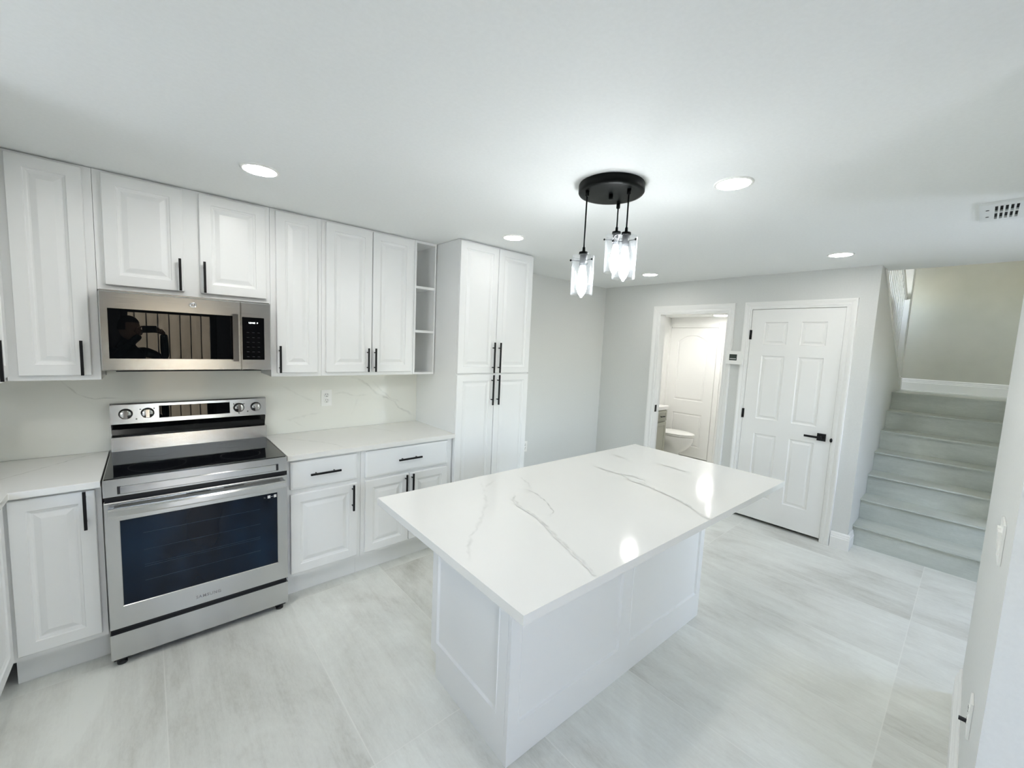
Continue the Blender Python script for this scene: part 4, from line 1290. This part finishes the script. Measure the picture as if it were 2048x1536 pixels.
ch = [(P3(0, 0, 0.95), (0.15, 0.11)), (P3(0, 0, 1.10), (0.14, 0.10)), (P3(0.0, 0, 1.27), (0.165, 0.11)), (P3(0, 0, 1.38), (0.12, 0.09)), (P3(0.01, 0, 1.455), 0.055), (P3(0.04, 0, 1.52), 0.062),
      (P3(0, 0.19, 1.36), 0.062), (P3(0.10, 0.34, 1.27), 0.045), (P3(0.24, 0.20, 1.56), 0.034),
      (P3(0, -0.19, 1.36), 0.062), (P3(0.12, -0.30, 1.24), 0.045), (P3(0.25, -0.06, 1.54), 0.034),
      (P3(0, 0.10, 0.86), 0.088), (P3(0.02, 0.11, 0.48), 0.058), (P3(-0.01, 0.12, 0.09), 0.042), (P3(0.13, 0.14, 0.04), 0.036),
      (P3(0, -0.10, 0.86), 0.088), (P3(0.02, -0.11, 0.48), 0.058), (P3(-0.01, -0.12, 0.09), 0.042), (P3(0.13, -0.14, 0.04), 0.036)]
ed = [(0, 1), (1, 2), (2, 3), (3, 4), (4, 5), (2, 6), (6, 7), (7, 8), (2, 9), (9, 10), (10, 11), (0, 12), (12, 13), (13, 14), (14, 15), (0, 16), (16, 17), (17, 18), (18, 19)]
skinned('body', ch, ed, SHIRT, per)
# head: ellipsoid with brow, nose and chin
bm = B()
bmesh.ops.create_uvsphere(bm, u_segments=32, v_segments=24, radius=1.0)
hc = P3(0.055, 0, 1.60)
for v in bm.verts:
    x, y, z = v.co
    fx = x * 0.098; rx_ = y * 0.076; zz = z * 0.122
    if x > 0.75 and abs(y) < 0.22 and -0.35 < z < 0.1: fx += 0.022 * (1 - abs(y) / 0.22)      # nose
    if z < -0.55 and x > 0: fx += 0.012                                                        # chin
    if 0.05 < z < 0.25 and x > 0.7 and 0.2 < abs(y) < 0.55: fx -= 0.006                         # eye sockets
    v.co = hc + fwd * fx + rgt * rx_ + Vector((0, 0, zz))
part('head', bm, SKIN, per, smooth=True)
bm = B()
bmesh.ops.create_uvsphere(bm, u_segments=28, v_segments=20, radius=1.0)
bmesh.ops.delete(bm, geom=[v for v in bm.verts if v.co.z < -0.25 or (v.co.x > 0.55 and v.co.z < 0.45)], context='VERTS')
for v in bm.verts:
    x, y, z = v.co
    v.co = hc + fwd * (x * 0.107 - 0.006) + rgt * (y * 0.085) + Vector((0, 0, z * 0.130 + 0.006))
part('hair', bm, HAIR, per, smooth=True)
# phone: the lens sits at one upper corner, the body behind the lens
fv, rv, uv_ = r2.copy(), r0.copy(), -r1
ph_c = CAM_POS - fv * 0.014 + rv * 0.050 - uv_ * 0.022
bm = B(); box(bm, -0.073, 0.073, -0.0045, 0.0045, -0.036, 0.036); bevel_all(bm, 0.004, 3)
for v in bm.verts:
    v.co = rv * v.co.x - fv * v.co.y + uv_ * v.co.z
solo('smartphone', bm, BLACKP, 'black phone held up sideways by the photographer', 'phone', tuple(ph_c))
for sgn, name in ((1, 'hand'), (-1, 'hand')):
    w0 = P3(0.24, 0.20, 1.56) if sgn > 0 else P3(0.25, -0.06, 1.54)
    grip = ph_c + rv * (0.098 * sgn) - fv * 0.030 - uv_ * 0.012
    c_ = [(w0, 0.026), (w0.lerp(grip, 0.55), (0.036, 0.020)), (grip, (0.036, 0.018))]
    e_ = [(0, 1), (1, 2)]
    for k in range(4):
        b0 = grip + uv_ * (0.024 - 0.016 * k)
        L_ = (0.040, 0.046, 0.043, 0.034)[k]
        i0 = len(c_)
        c_ += [(b0 + rv * (0.010 * sgn) + fv * 0.008, 0.0085), (b0 - rv * (L_ * 0.7 * sgn) + fv * 0.0140, 0.0075)]
        e_ += [(2, i0), (i0, i0 + 1)]
    i0 = len(c_)
    c_ += [(grip - rv * (0.020 * sgn) - fv * 0.004 + uv_ * 0.030, 0.010), (grip - rv * (0.048 * sgn) + fv * 0.010 + uv_ * 0.036, 0.008)]
    e_ += [(1, i0), (i0, i0 + 1)]
    skinned(name, c_, e_, SKIN, per, 1)
